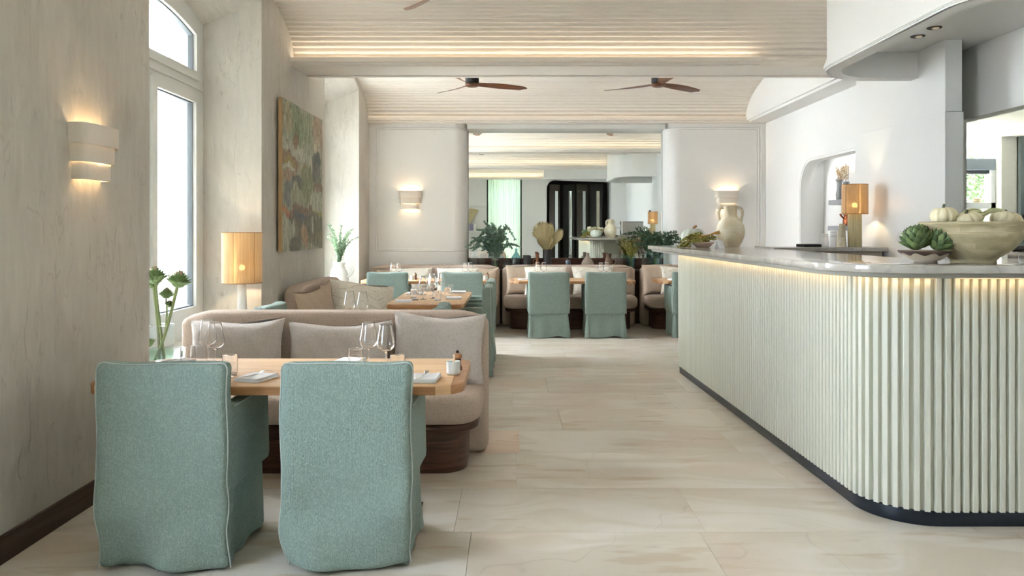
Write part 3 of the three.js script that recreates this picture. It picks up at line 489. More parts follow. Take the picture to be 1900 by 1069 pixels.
bench(1.79, 'banquette', 'brown-beige bench under the left panel of the back wall', -1.06, 10.6, 0, 'benches along the back wall');
bench(1.82, 'banquette', 'brown-beige bench below the mirror in the middle of the back wall', 0.775, 10.6, 0, 'benches along the back wall');
bench(1.76, 'banquette', 'brown-beige bench half hidden behind the fluted bar end', 2.635, 10.6, 0, 'benches along the back wall');

// slipcovered armchairs: they face local -z
function chairProto(name, full) {
  const t = new THREE.Group(); t.name = name;
  const wob = (ph) => (v) => {                              // the cover hangs free below the seat
    const k = clamp((0.34 - v.y) / 0.34, 0, 1), s = v.x / 0.25;
    if (full) {
      v.z += k * k * (0.034 * sin(v.x * 13 + ph) + 0.020 * sin(v.x * 23 + 2 * ph)) + 0.020 * sin(min(1, k * 1.9) * PI) * cos(v.x * 9 + ph * 1.7);
      v.x += 0.010 * k * sin(v.y * 22 + ph + s) - 0.003 * s * k * k + 0.004 * sin(v.y * 15 + ph); v.y += 0.016 * k * k * k * (0.5 + 0.5 * cos(s * 3.2 + ph));
    }
    if (v.y > 0.7) v.y += 0.006 * s * s + 0.003 * sin(v.x * 16 + ph) - 0.004;
    v.z += 0.004 * sin(v.x * 11 + v.y * 9 + ph) - 0.035 * smooth(0.3, 0.8, v.y) * 0;
  };
  const y0 = full ? 0.006 : 0.285, h = 0.80 - y0, fn = wob(full);
  mesh('back_cover', (() => { const g = softBox(0.50, h, 0.095, 0.034, 0.03, v => { v.y += y0 + h / 2; fn(v); v.z += 0.225; }); return g; })(), M.teal, t);
  const seam = []; const N = 26; const P = (x, y) => { const v = new THREE.Vector3(x, y, 0.03); fn(v); return [v.x + 0.0015 * sign(x), v.y, v.z + 0.222]; };
  for (let i = 0; i <= N; i++) seam.push(P(0.2475, lerp(y0 + 0.004, 0.775, i / N))); for (let i = 0; i <= 8; i++) seam.push(P(lerp(0.235, -0.235, i / 8), 0.795)); for (let i = 0; i <= N; i++) seam.push(P(-0.2475, lerp(0.775, y0 + 0.004, i / N)));
  mesh('piping', boxUV(tube(seam, 0.0028, 120, 6)), M.tealPipe, t);
  for (const s of [-1, 1]) {
    mesh('armrest', (() => { const g = softBox(0.075, 0.335, 0.49, 0.026, 0.04, v => { v.y += 0.012 * smooth(0, -0.24, v.z) * smooth(0, 0.16, v.y); v.x += 0.004 * sin(v.z * 12 + v.y * 7); }); g.translate(s * 0.212, 0.4525, -0.025); return g; })(), M.teal, t);
    const e = []; for (let i = 0; i <= 8; i++) e.push([s * 0.245, 0.612 + 0.012 * smooth(0, -0.24, lerp(0.17, -0.24, i / 8)), lerp(0.16, -0.262, i / 8)]);
    mesh('piping', boxUV(tube(e, 0.0026, 24, 5)), M.tealPipe, t);
  }
  mesh('seat_cushion', (() => { const g = softBox(0.352, 0.13, 0.46, 0.04, 0.05, v => { v.y += 0.01 * cos(v.x * 8) * cos(v.z * 6); }); g.translate(0, 0.385, -0.03); return g; })(), M.teal, t);
  mesh('front_cover', (() => { const g = softBox(0.36, 0.1, 0.06, 0.02, 0.05); g.translate(0, 0.325, -0.235); return g; })(), M.teal, t);
  // skirt: one hanging ring of cloth with kick pleats at the corners
  const ring = [], hw = full ? 0.234 : 0.243, hd = 0.262, rc = 0.03; const pl = roundRect(2 * hw, 2 * hd, rc, 5), L = [0]; pl.push(pl[0]); for (let i = 1; i < pl.length; i++) L.push(L[i - 1] + hypot(pl[i][0] - pl[i - 1][0], pl[i][1] - pl[i - 1][1])); const T = L[L.length - 1];
  const at = (s) => { let i = 1; while (i < L.length - 1 && L[i] < s) i++; const k = (s - L[i - 1]) / (L[i] - L[i - 1] || 1), a = pl[i - 1], b = pl[i], l = hypot(b[0] - a[0], b[1] - a[1]) || 1; return [lerp(a[0], b[0], k), lerp(a[1], b[1], k), (b[1] - a[1]) / l, -(b[0] - a[0]) / l]; };
  const sk = grid(200, 12, (u, v) => { const p = at(u * T), k = 1 - v, cx = abs(abs(p[0]) - hw) < 0.05 && abs(abs(p[1]) - hd) < 0.05;
    const wv = 0.012 * sin(u * 2 * PI * 5 + 1) + 0.009 * sin(u * 2 * PI * 11 + 2.1) + (cx ? 0.008 : 0.0), o = -0.012 * v + k * wv * 0.9, y = lerp(0.006 + 0.022 * max(0, sin(u * 2 * PI * 4 - 0.4)) ** 2, 0.30, v);
    let x = p[0] + p[2] * o, z = p[1] + p[3] * o; if (full && z > 0.12) { z = min(z, 0.2); x = clamp(x, -0.232, 0.232); } return [x, y, z]; });
  { const g = boxUV(sk); mesh('skirt', g, M.teal, t); }
  return t;
}
const chairFrontL = chairProto('slipcover_chair', 0.6), chairFrontR = chairProto('slipcover_chair', 2.4), chairBack = chairProto('slipcover_chair', 0);
function placeChair(proto, label, x, Z, turn, group) { const c = proto.clone(); c.name = numbered('slipcover_chair'); c.position.set(x, 0, -Z); c.rotation.y = turn; scene.add(c); tag(c, label, 'chair', group); }
placeChair(chairFrontL, 'sage green slipcovered chair nearest the left wall, its back to the camera', -1.333, 3.165, 0, 'green slipcovered chairs');
placeChair(chairFrontR, 'sage green slipcovered chair in the foreground nearer the bar, its back to the camera', -0.632, 3.165, 0.0, 'green slipcovered chairs');
placeChair(chairBack, 'teal slipcovered chair at the back left, beside the window with the white jug', -1.515, 9.5, 0.04, 'green slipcovered chairs');
placeChair(chairBack, 'teal slipcovered chair at the back, in front of the eucalyptus vase', -0.60, 9.5, -0.02, 'green slipcovered chairs');
placeChair(chairBack, 'teal slipcovered chair at the back below the dried palm leaves', 0.442, 9.5, 0.02, 'green slipcovered chairs');
placeChair(chairBack, 'teal slipcovered chair at the back with the clay bottle above it', 1.135, 9.5, 0, 'green slipcovered chairs');
placeChair(chairBack, 'teal slipcovered chair partly hidden by the end of the bar', 2.19, 9.5, 0, 'green slipcovered chairs');
placeChair(chairBack, 'pale green slipcovered chair seen edge on beside the foreground bench end', -0.44, 7.02, PI / 2, 'green slipcovered chairs');
placeChair(chairBack, 'pale green slipcovered chair seen from the side, farther along the middle table', -0.44, 7.80, PI / 2, 'green slipcovered chairs');
placeChair(chairBack, 'green slipcovered chair behind the bench, only a corner showing beside the table lamp', -1.42, 5.2, -PI / 2, 'green slipcovered chairs');
placeChair(chairBack, 'green slipcovered chair behind the bench, only a tip showing before the middle table', -0.70, 5.18, PI / 2, 'green slipcovered chairs');

// pillows
function pillowGeo(w, h, th, seed) {
  const n = 22, r = rng(seed), a = r() * 6, b = r() * 6, side = (s) => grid(n, n, (u, v) => { const U = 2 * u - 1, V = 2 * v - 1, q = pow(max(0, (1 - U ** 4) * (1 - V ** 4)), 0.55);
    const x = w / 2 * U * (1 - 0.075 * (1 - V * V)), y = h / 2 * V * (1 - 0.09 * (1 - U * U)) + 0.012 * sin(U * 3 + a) * (1 - abs(V) * 0.3); const e = 1 - q; const wr = 0.006 * sin(U * 14 + V * 5 + b) * q + 0.008 * sin(V * 11 - U * 6 + a) * e * q * 2;
    return [s > 0 ? x : -x, y, s * (th / 2 * q + wr * 0.6)]; });
  const f = side(1), k = side(-1); return smoothed(join([f, k]));
}
function pillow(label, mat, w, h, th, x, y, Z, turn, lean, roll, seed, group) {       // y: height of its foot
  const g = pillowGeo(w, h, th, seed); g.translate(0, h / 2, 0);
  const m = mesh('pillow', g, mat); m.position.set(x, y, -Z); m.rotation.set(-lean, turn, roll, 'YXZ'); tag(m, label, 'pillow', group); return m;
}
const GP = 'pillows on the benches';
pillow('oatmeal linen pillow on the foreground bench nearest the window', M.linen, 0.54, 0.36, 0.15, -1.565, 0.435, 4.33, 0.03, 0.22, 0.03, 1, GP);
pillow('oatmeal linen pillow in the middle of the foreground bench', M.linen, 0.60, 0.34, 0.15, -0.985, 0.44, 4.33, -0.03, 0.22, 0.02, 2, GP);
pillow('tallest oatmeal linen pillow, at the aisle end of the foreground bench', M.linen, 0.53, 0.40, 0.15, -0.425, 0.43, 4.32, 0.0, 0.2, -0.03, 3, GP);
pillow('small tan pillow on the left wall bench, its corner pointing up', M.tan, 0.36, 0.38, 0.13, -1.62, 0.43, 6.55, 0.75, 0.2, 0.16, 4, GP);
pillow('tan pillow tucked behind the striped one on the left wall bench', M.tan, 0.42, 0.40, 0.12, -1.62, 0.435, 7.0, PI / 2, 0.2, 0.1, 5, GP);
pillow('large cream pillow with thin stripes leaning on the left wall bench', M.cream, 0.66, 0.42, 0.19, -1.33, 0.43, 6.90, 0.72, 0.36, -0.16, 6, GP);
pillow('tan pillow at the left end of the back left bench', M.tan, 0.42, 0.36, 0.12, -1.68, 0.435, 10.36, 0, 0.12, 0, 7, GP);
pillow('cream wavy-striped pillow on the back left bench, beside the left wall', M.cream, 0.58, 0.37, 0.14, -1.36, 0.435, 10.3, 0, 0.16, 0.02, 8, GP);
pillow('cream wavy-striped pillow on the back left bench, above the second chair', M.cream, 0.57, 0.37, 0.14, -0.74, 0.435, 10.3, 0, 0.16, -0.02, 9, GP);
pillow('tan pillow at the right end of the back left bench', M.tan, 0.40, 0.37, 0.12, -0.38, 0.435, 10.36, 0, 0.12, 0, 10, GP);
pillow('tan pillow at the left end of the bench below the mirror', M.tan, 0.42, 0.40, 0.13, 0.13, 0.435, 10.36, 0, 0.14, 0.02, 11, GP);
pillow('cream wavy-striped pillow below the dried palm leaves', M.cream, 0.57, 0.39, 0.14, 0.45, 0.435, 10.28, 0, 0.16, 0, 12, GP);
pillow('cream wavy-striped pillow below the grey clay bottle', M.cream, 0.57, 0.39, 0.14, 1.10, 0.435, 10.3, 0, 0.16, 0.03, 13, GP);
pillow('tan pillow at the right end of the bench below the mirror', M.tan, 0.38, 0.38, 0.12, 1.43, 0.435, 10.38, 0, 0.12, 0, 14, GP);
pillow('tan pillow on the back right bench beside the bar end', M.tan, 0.42, 0.42, 0.13, 1.98, 0.435, 10.34, 0, 0.14, 0.03, 15, GP);
pillow('cream wavy-striped pillow on the back right bench, cut off by the bar', M.cream, 0.57, 0.39, 0.14, 2.28, 0.435, 10.28, 0, 0.16, 0, 16, GP);

// ================================================================ TABLES
const TT = 0.68;
function table(label, w, d, x, Z, turn, group) {
  const t = thing('dining_table', label, 'table', x, 0, Z, turn, group), R = 0.11, th = 0.037, b = 0.05, k = w / 2 - b, N = 10;
  const yAt = (px) => d / 2 - R + sqrt(max(0, R * R - max(0, px - (w / 2 - R)) ** 2)), a0 = Math.acos((k - (w / 2 - R)) / R) * 180 / PI;   // where the board ends on the corner arc
  const c = [w / 2 - R, d / 2 - R], mid = [...arcPts(c[0], c[1], R, a0, 90, 6), ...arcPts(-c[0], c[1], R, 90, 180 - a0, 6), ...arcPts(-c[0], -c[1], R, 180 + a0, 270, 6), ...arcPts(c[0], -c[1], R, 270, 360 - a0, 6)];
  mesh('tabletop', extrudePlan(mid, TT - th + 0.001, TT, 0.0015), M.oak, t);
  for (const s of [-1, 1]) { const e = [...arcPts(c[0], -c[1], R, -a0 + 0.8, 0, N), ...arcPts(c[0], c[1], R, 0, a0 - 0.8, N)].map(p => [s * p[0], s * p[1]]); mesh('breadboard_end', extrudePlan(e, TT - th, TT + 0.0003, 0.0015), M.oakEdgeShaded, t); }
  for (const s of [-1, 1]) mesh('edge_strip', box(-w / 2 + R, w / 2 - R, TT - th, TT - 0.003, s * (d / 2 - 0.01), s * (d / 2 + 0.001), 0.0015), M.oakEdgeShaded, t);
  for (const s of [-1, 1]) { mesh('leg', box(s * w * 0.32 - 0.03, s * w * 0.32 + 0.03, 0.014, TT - th, -0.03, 0.03, 0.004), M.matBlack, t); mesh('foot_plate', box(s * w * 0.32 - 0.05, s * w * 0.32 + 0.05, 0, 0.014, -d * 0.38, d * 0.38, 0.003), M.steel, t); }
  return t;
}
table('oak table laid for four in the foreground, before the bench', 1.53, 0.66, -0.96, 3.38, 0);
table('oak table in the middle of the room, crowded with glasses', 1.41, 0.66, -0.735, 7.09, PI / 2);
table('small oak table hidden behind the foreground bench, two glass rims showing', 0.62, 0.56, -1.04, 5.2, 0);
table('oak table at the back left, half hidden by two teal chairs', 1.64, 0.62, -1.06, 9.72, 0, 'tables along the back benches');
table('oak table at the back in front of the mirror', 1.56, 0.62, 0.755, 9.72, 0, 'tables along the back benches');
table('oak table at the back right, cut off by the bar', 1.56, 0.62, 2.59, 9.72, 0, 'tables along the back benches');

// glasses
const wallOf = (pts, t) => [...pts, ...[...pts].reverse().map(p => [max(0.0001, p[0] - t), p[1] + (p[0] < 0.02 ? t : t * 0.3)])];
const wineG = lathe(wallOf(spline([[0.0001, 0.092], [0.020, 0.095], [0.035, 0.107], [0.0405, 0.121], [0.038, 0.142], [0.031, 0.18], [0.0265, 0.21]], 22), 0.0011), 32);
const wineS = lathe([[0.0001, 0], [0.033, 0], [0.033, 0.0015], [0.012, 0.004], [0.0045, 0.01], [0.0034, 0.03], [0.0034, 0.08], [0.006, 0.09], [0.0001, 0.0925]], 20);
const wineSolid = Ph({ color: 0xffffff, transmission: 1, thickness: 0.01, roughness: 0, ior: 1.5 });
const rimG = new THREE.TorusGeometry(0.0265, 0.0008, 5, 32); rimG.rotateX(PI / 2); rimG.translate(0, 0.21, 0);
const protoWine = new THREE.Group(); protoWine.name = 'wine_glass'; mesh('bowl', wineG, wineSolid, protoWine); mesh('stem', wineS, wineSolid, protoWine); mesh('rim', rimG, wineSolid, protoWine);
const tumG = lathe(wallOf([[0.0001, 0.0085], [0.027, 0.0085], [0.030, 0.012], [0.0325, 0.05], [0.0315, 0.088]], 0.0014), 32), tumBase = lathe([[0.0001, 0], [0.026, 0], [0.029, 0.003], [0.028, 0.0075], [0.0001, 0.0075]], 24), tumRim = new THREE.TorusGeometry(0.0315, 0.0009, 5, 32); tumRim.rotateX(PI / 2); tumRim.translate(0, 0.088, 0);
const protoTum = new THREE.Group(); protoTum.name = 'tumbler'; mesh('cup', tumG, wineSolid, protoTum); mesh('base', tumBase, wineSolid, protoTum); mesh('rim', tumRim, wineSolid, protoTum);
function put(proto, label, cat, x, y, Z, group, turn = 0) { const c = proto.clone(); c.name = numbered(proto.name); c.position.set(x, y, -Z); c.rotation.y = turn; scene.add(c); tag(c, label, cat, group); return c; }
const GW = 'wine glasses', GT = 'water tumblers', F = 'on the foreground table';
put(protoWine, `wine glass ${F}, leftmost, before the window pillow`, 'wine glass', -1.40, TT, 3.52, GW); put(protoWine, `wine glass ${F}, second from the left, above the left chair`, 'wine glass', -1.33, TT, 3.43, GW);
put(protoWine, `taller wine glass of the right pair ${F}, before the middle pillow`, 'wine glass', -0.643, TT, 3.43, GW); put(protoWine, `wine glass nearest the tall pillow ${F}`, 'wine glass', -0.552, TT, 3.35, GW);
put(protoTum, `tumbler at the far left end ${F}, beside the rolled napkin`, 'tumbler', -1.49, TT, 3.52, GT); put(protoTum, `tumbler ${F}, just right of the left chair top`, 'tumbler', -1.205, TT, 3.27, GT);
put(protoTum, `tumbler ${F} before a napkin, left of two wine glasses`, 'tumbler', -0.705, TT, 3.45, GT); put(protoTum, `tumbler behind the right chair top ${F}`, 'tumbler', -0.487, TT, 3.26, GT);
const midL = ['at the near end', 'second from the near end', 'at the far end', 'on the right side'];
[[-0.80, 6.90], [-0.72, 7.0], [-0.76, 7.30], [-0.68, 7.38]].forEach((p, i) => put(protoWine, `wine glass in the cluster on the middle table, ${midL[i]}`, 'wine glass', p[0], TT, p[1], GW));
[[-0.86, 6.80], [-0.66, 6.78], [-0.85, 7.35], [-0.60, 7.15], [-0.60, 7.5], [-0.9, 7.02]].forEach((p, i) => put(protoTum, ['tumbler nearest the near left napkin of the middle table', 'tumbler in front of the wine glasses on the middle table', 'tumbler behind the wine glasses on the middle table', 'tumbler right of the wine glasses on the middle table', 'tumbler nearest the far end of the middle table', 'tumbler left of the wine glasses on the middle table'][i], 'tumbler', p[0], TT, p[1], GT));
put(protoWine, 'wine glass rim showing over the foreground bench, left of the pair', 'wine glass', -1.09, TT, 5.14, GW); put(protoWine, 'wine glass rim showing over the foreground bench, right of the pair', 'wine glass', -0.995, TT, 5.1, GW);
[[-1.53, 9.82, 'left of the pair behind the back left chair'], [-1.46, 9.88, 'right of the pair behind the back left chair'], [-0.60, 9.85, 'left of the pair above the eucalyptus-side chair'], [-0.54, 9.9, 'right of the pair above the eucalyptus-side chair'], [0.33, 9.82, 'left of the pair below the palm leaves'], [0.41, 9.88, 'right of the pair below the palm leaves'], [1.14, 9.82, 'left of the pair below the grey clay bottle'], [1.22, 9.88, 'right of the pair below the grey clay bottle']].forEach(p => put(protoWine, `wine glass on a back table, ${p[2]}`, 'wine glass', p[0], TT, p[1], GW));
put(protoTum, 'tumbler at the right end of the table before the mirror', 'tumbler', 1.42, TT, 9.62, GT);

// napkins and forks
const napG = (() => { const list = []; for (let k = 0; k < 4; k++) { const g = softBox(0.122 - 0.003 * k, 0.0042, 0.148 - 0.004 * k, 0.002, 0.02, v => { v.y += 0.0015 * sin(v.x * 40 + k) * cos(v.z * 25) + 0.004 * smooth(0.03, 0.062, v.x) * (k > 1 ? 1 : 0.3); }); g.rotateY(0.02 * (k % 2 ? 1 : -1)); g.translate(0.001 * k, 0.0024 + k * 0.0039, 0); list.push(g); } return boxUV(join(list)); })();
const protoNap = new THREE.Group(); protoNap.name = 'napkin'; mesh('folded_cloth', napG, M.napkin, protoNap);
const forkParts = (() => { const handle = extrudeXY(poly([[-0.006, -0.09], [0.006, -0.09], [0.0035, -0.02], [0.0025, 0.015], [-0.0025, 0.015], [-0.0035, -0.02]]), 0.0022, 0.0006, 1); const head = [extrudeXY(poly([[-0.0025, 0.012], [0.0025, 0.012], [0.0105, 0.034], [0.0105, 0.042], [-0.0105, 0.042], [-0.0105, 0.034]]), 0.0018, 0.0005, 1)]; for (let k = 0; k < 4; k++) { const x = -0.009 + k * 0.006; head.push(extrudeXY(poly([[x - 0.0014, 0.041], [x + 0.0014, 0.041], [x + 0.0009, 0.088], [x - 0.0009, 0.088]]), 0.0018, 0.0004, 1)); } const lift = (g) => { g.rotateX(-PI / 2); const p = g.attributes.position; for (let i = 0; i < p.count; i++) { const z = -p.getZ(i); p.setY(i, p.getY(i) + 0.012 * smooth(0.0, 0.05, z) - 0.010 * smooth(0.045, 0.09, z) + 0.004 * smooth(-0.02, -0.09, z)); } g.computeVertexNormals(); return g; }; return [lift(handle), lift(join(head))]; })();
const protoFork = new THREE.Group(); protoFork.name = 'fork'; mesh('handle', forkParts[0], M.cutlery, protoFork); mesh('tines', forkParts[1], M.cutlery, protoFork);
function setting(where, x, Z, turn, fork = true, y = TT) { put(protoNap, `white folded napkin ${where}`, 'napkin', x, y, Z, 'napkins', turn); if (fork) put(protoFork, `silver fork resting on the napkin ${where}`, 'fork', x, y + 0.018, Z, 'forks', turn - 0.15); }
setting('between the two foreground chairs', -1.065, 3.19, -0.30); setting('right of the right foreground chair', -0.365, 3.18, -0.05); setting('on the far side of the foreground table behind the tumbler', -0.765, 3.58, -0.25, false); setting('at the far left end of the foreground table', -1.56, 3.55, -0.55);
setting('at the near left of the middle table', -0.945, 6.65, PI / 2, false); setting('at the far left of the middle table', -0.95, 7.42, PI / 2, false); setting('at the near right of the middle table', -0.53, 6.95, PI / 2, false); setting('at the far right of the middle table', -0.53, 7.62, PI / 2, false);
setting('at the left end of the table before the mirror', 0.14, 9.62, 0.2, false); setting('on the back right table beside the bar', 2.03, 9.62, 0.1, false);
// salt cups and pepper mills
const cupG = lathe([[0.0001, 0.004], [0.024, 0.004], [0.0265, 0.012], [0.0275, 0.055], [0.029, 0.058], [0.030, 0.056], [0.0295, 0.012], [0.026, 0.0], [0.0001, 0.0]], 32);
const saltG = lathe([[0.0001, 0.048], [0.012, 0.047], [0.027, 0.044]], 20), spoonG = tube([[0, 0.044, 0], [0.004, 0.066, -0.004], [0.007, 0.08, -0.006]], 0.004, 8, 6);
const protoCup = new THREE.Group(); protoCup.name = 'salt_cup'; mesh('cup', cupG, M.ceramic, protoCup); mesh('salt', saltG, S({ color: rgb(240, 240, 238), roughness: 0.9 }), protoCup); mesh('spoon', spoonG, M.oak, protoCup);
const protoMill = new THREE.Group(); protoMill.name = 'pepper_mill'; mesh('body', boxUV(lathe(spline([[0.021, 0], [0.021, 0.012], [0.015, 0.03], [0.017, 0.046], [0.014, 0.05]], 14).concat([[0.0001, 0.05]]), 24)), M.walnut, protoMill); mesh('cap', boxUV(lathe(spline([[0.014, 0.05], [0.021, 0.056], [0.020, 0.066], [0.010, 0.074], [0.0001, 0.075]], 14), 24)), S({ color: rgb(172, 122, 84), roughness: 0.4 }), protoMill); mesh('knob', (() => { const g = new THREE.SphereGeometry(0.0075, 14, 10); g.translate(0, 0.080, 0); return g; })(), M.matBlack, protoMill);
[[-0.253, 3.30, 'at the aisle end of the foreground table', -0.243, 3.41], [-1.25, 9.62, 'beside the back left chair', -1.225, 9.7], [-0.33, 9.62, 'at the right end of the back left table', -0.31, 9.7]].forEach(p => { put(protoCup, `white ceramic salt cup ${p[2]}`, 'salt cup', p[0], TT, p[1], 'salt cups'); put(protoMill, `wooden pepper mill behind the salt cup ${p[2]}`, 'pepper mill', p[3], TT, p[4], 'pepper mills'); });

// ================================================================ LAMPS, FANS, PAINTING
function sconce(label, x, y, Z, turn) {
  const t = thing('wall_sconce', label, 'wall sconce', x, y, Z, turn, 'stepped clay wall sconces');
  const plate = (w, d, th) => { const o = [], q = [], N = 28; for (let i = 0; i <= N; i++) { const a = PI * i / N, c = cos(a), s = sin(a), e = 2 / 4.5; const f = (W, D) => [W * sign(c) * pow(abs(c), e), D * pow(abs(s), e)]; o.push(f(w / 2, d)); q.push(f(w / 2 - th, d - th)); } return [...o, ...q.reverse()]; };
  [[0.315, 0.095, 0.158, 0.256], [0.285, 0.080, 0.08, 0.173], [0.25, 0.066, 0, 0.094]].forEach(([w, d, a, b]) => mesh('shade_tier', (() => { const s = poly(plate(w, d, 0.007)), g = new THREE.ExtrudeGeometry(s, { depth: b - a - 0.004, bevelEnabled: true, bevelSize: 0.002, bevelThickness: 0.002, bevelOffset: -0.002, bevelSegments: 1 }); g.rotateX(PI / 2); g.translate(0, b - 0.002, 0); return boxUV(toCreasedNormals(g, 0.6)); })(), M.sconce, t));
  mesh('back_plate', box(-0.05, 0.05, 0.06, 0.22, 0, -0.012, 0.003), M.sconce, t);
  const bl = mesh('bulb', (() => { const g = new THREE.SphereGeometry(0.018, 14, 10); g.translate(0, 0.14, 0.035); return g; })(), M.sconceBulb, t);
  const l = new THREE.PointLight(LAMP_WARM, SCONCE); l.position.set(0, 0.14, 0.035); l.castShadow = true; l.shadow.radius = 0.9; t.add(l);
}
sconce('stepped clay wall sconce on the left wall, in the foreground', XL, 1.535, 3.60, PI / 2);
sconce('stepped clay wall sconce on the left panel of the back wall', -1.425, 1.60, ZB, 0);
sconce('stepped clay wall sconce on the back wall, above the white jug', 3.0, 1.60, ZB, 0);

function tableLamp(label, x, y, Z, sd, shh, y0, base, baseMat, power) {
  const t = thing('table_lamp', label, 'lamp', x, y, Z);
  mesh('base', base, baseMat, t);
  const g = new THREE.CylinderGeometry(sd / 2, sd / 2, shh, 48, 4, true); g.translate(0, y0 + shh / 2, 0); const sh = mesh('lamp_shade', g, M.shade, t);
  for (const yy of [0, shh]) { const r = new THREE.TorusGeometry(sd / 2, 0.003, 6, 48); r.rotateX(PI / 2); r.translate(0, y0 + yy, 0); mesh('shade_ring', r, M.shadeSeam, sh); }
  for (const a of [35, 95, 155, 215, 275, 335]) { const c = new THREE.CylinderGeometry(0.0022, 0.0022, shh, 6); c.translate(cos(a * PI / 180) * sd / 2, y0 + shh / 2, sin(a * PI / 180) * sd / 2); mesh('shade_rib', c, M.shadeSeam, sh); }
  const bl = mesh('bulb', (() => { const b = new THREE.SphereGeometry(0.022, 16, 12); b.translate(0, y0 + shh * 0.3, 0); return b; })(), M.bulb, t);
  mesh('socket', (() => { const b = new THREE.CylinderGeometry(0.012, 0.014, shh * 0.3 - 0.01, 10); b.translate(0, y0 + shh * 0.15 - 0.01, 0); return b; })(), M.shadeSeam, t);
  const l = new THREE.PointLight(LAMP_WARM, power); l.position.set(0, y0 + shh * 0.3, 0); l.castShadow = true; l.shadow.radius = 1.0; t.add(l);
}
tableLamp('table lamp with a tan corded shade on the window ledge by the bench', -2.075, SILL, 5.88, 0.30, 0.385, 0.425, boxUV(lathe(spline([[0.062, 0], [0.05, 0.08], [0.038, 0.2], [0.034, 0.32], [0.033, 0.425]], 16).concat([[0.0001, 0.425]]), 24)), M.whiteJar, LAMP);
{ const p = []; for (let k = 0; k < 64; k++) { const a = 2 * PI * k / 64, r = 0.052 + 0.0035 * cos(a * 16); p.push([r * cos(a), r * sin(a)]); } tableLamp('fluted table lamp with an amber shade on the back counter behind the bar', 2.875, 1.165, 6.42, 0.205, 0.245, 0.275, extrudePlan(p, 0, 0.275, 0.002, 1.0), S({ color: rgb(206, 194, 150), roughness: 0.5 }), LAMP * 0.7); }

function fan(label, x, y, Z, angs) {
  const t = thing('ceiling_fan', label, 'ceiling fan', x, y, Z, 0, 'walnut ceiling fans');
  const top = 3.335 - y;
  mesh('motor_housing', lathe([[0.0001, -0.005], [0.07, -0.005], [0.08, 0.01], [0.08, top - 0.01], [0.074, top], [0.0001, top]], 32), M.matBlack, t);
  mesh('hub', boxUV(lathe(spline([[0.0001, -0.045], [0.05, -0.042], [0.085, -0.025], [0.078, -0.005]], 12).concat([[0.0001, -0.005]]), 28)), M.walnut, t);
  const half = (u) => lerp(0.034, 0.058, smooth(0, 0.55, u)) * (u > 0.9 ? sqrt(max(0.02, 1 - ((u - 0.9) / 0.1) ** 2)) : 1);
  const bl = (s) => grid(24, 6, (u, v) => { const V = 2 * v - 1, x = lerp(0.04, 0.66, u), pitch = lerp(0.55, 0.2, u), hw = half(u), c = V * hw; return [x + 0.02 * V * u, -0.012 + c * sin(pitch) - 0.02 * u + s * 0.006 * (1 - V * V) * (1 - 0.5 * u) + 0.004, (s > 0 ? 1 : 1) * c * cos(pitch) + 0.025 * sin(u * PI)]; });
  const g = boxUV(join([bl(1), bl(-1)]));
  for (const a of angs) { const m = mesh('blade', g, M.walnut, t); m.rotation.y = a * PI / 180; }
}
fan('walnut ceiling fan on the far vault, left of the two', -0.469, 3.03, 9.0, [17, 134, 254]);
fan('walnut ceiling fan on the far vault, right of the two', 1.72, 3.03, 9.0, [153.5, 273.5, 33.5]);
fan('walnut ceiling fan on the near vault, one blade tip at the top edge', -0.45, 3.04, 5.4, [125, 245, 5]);

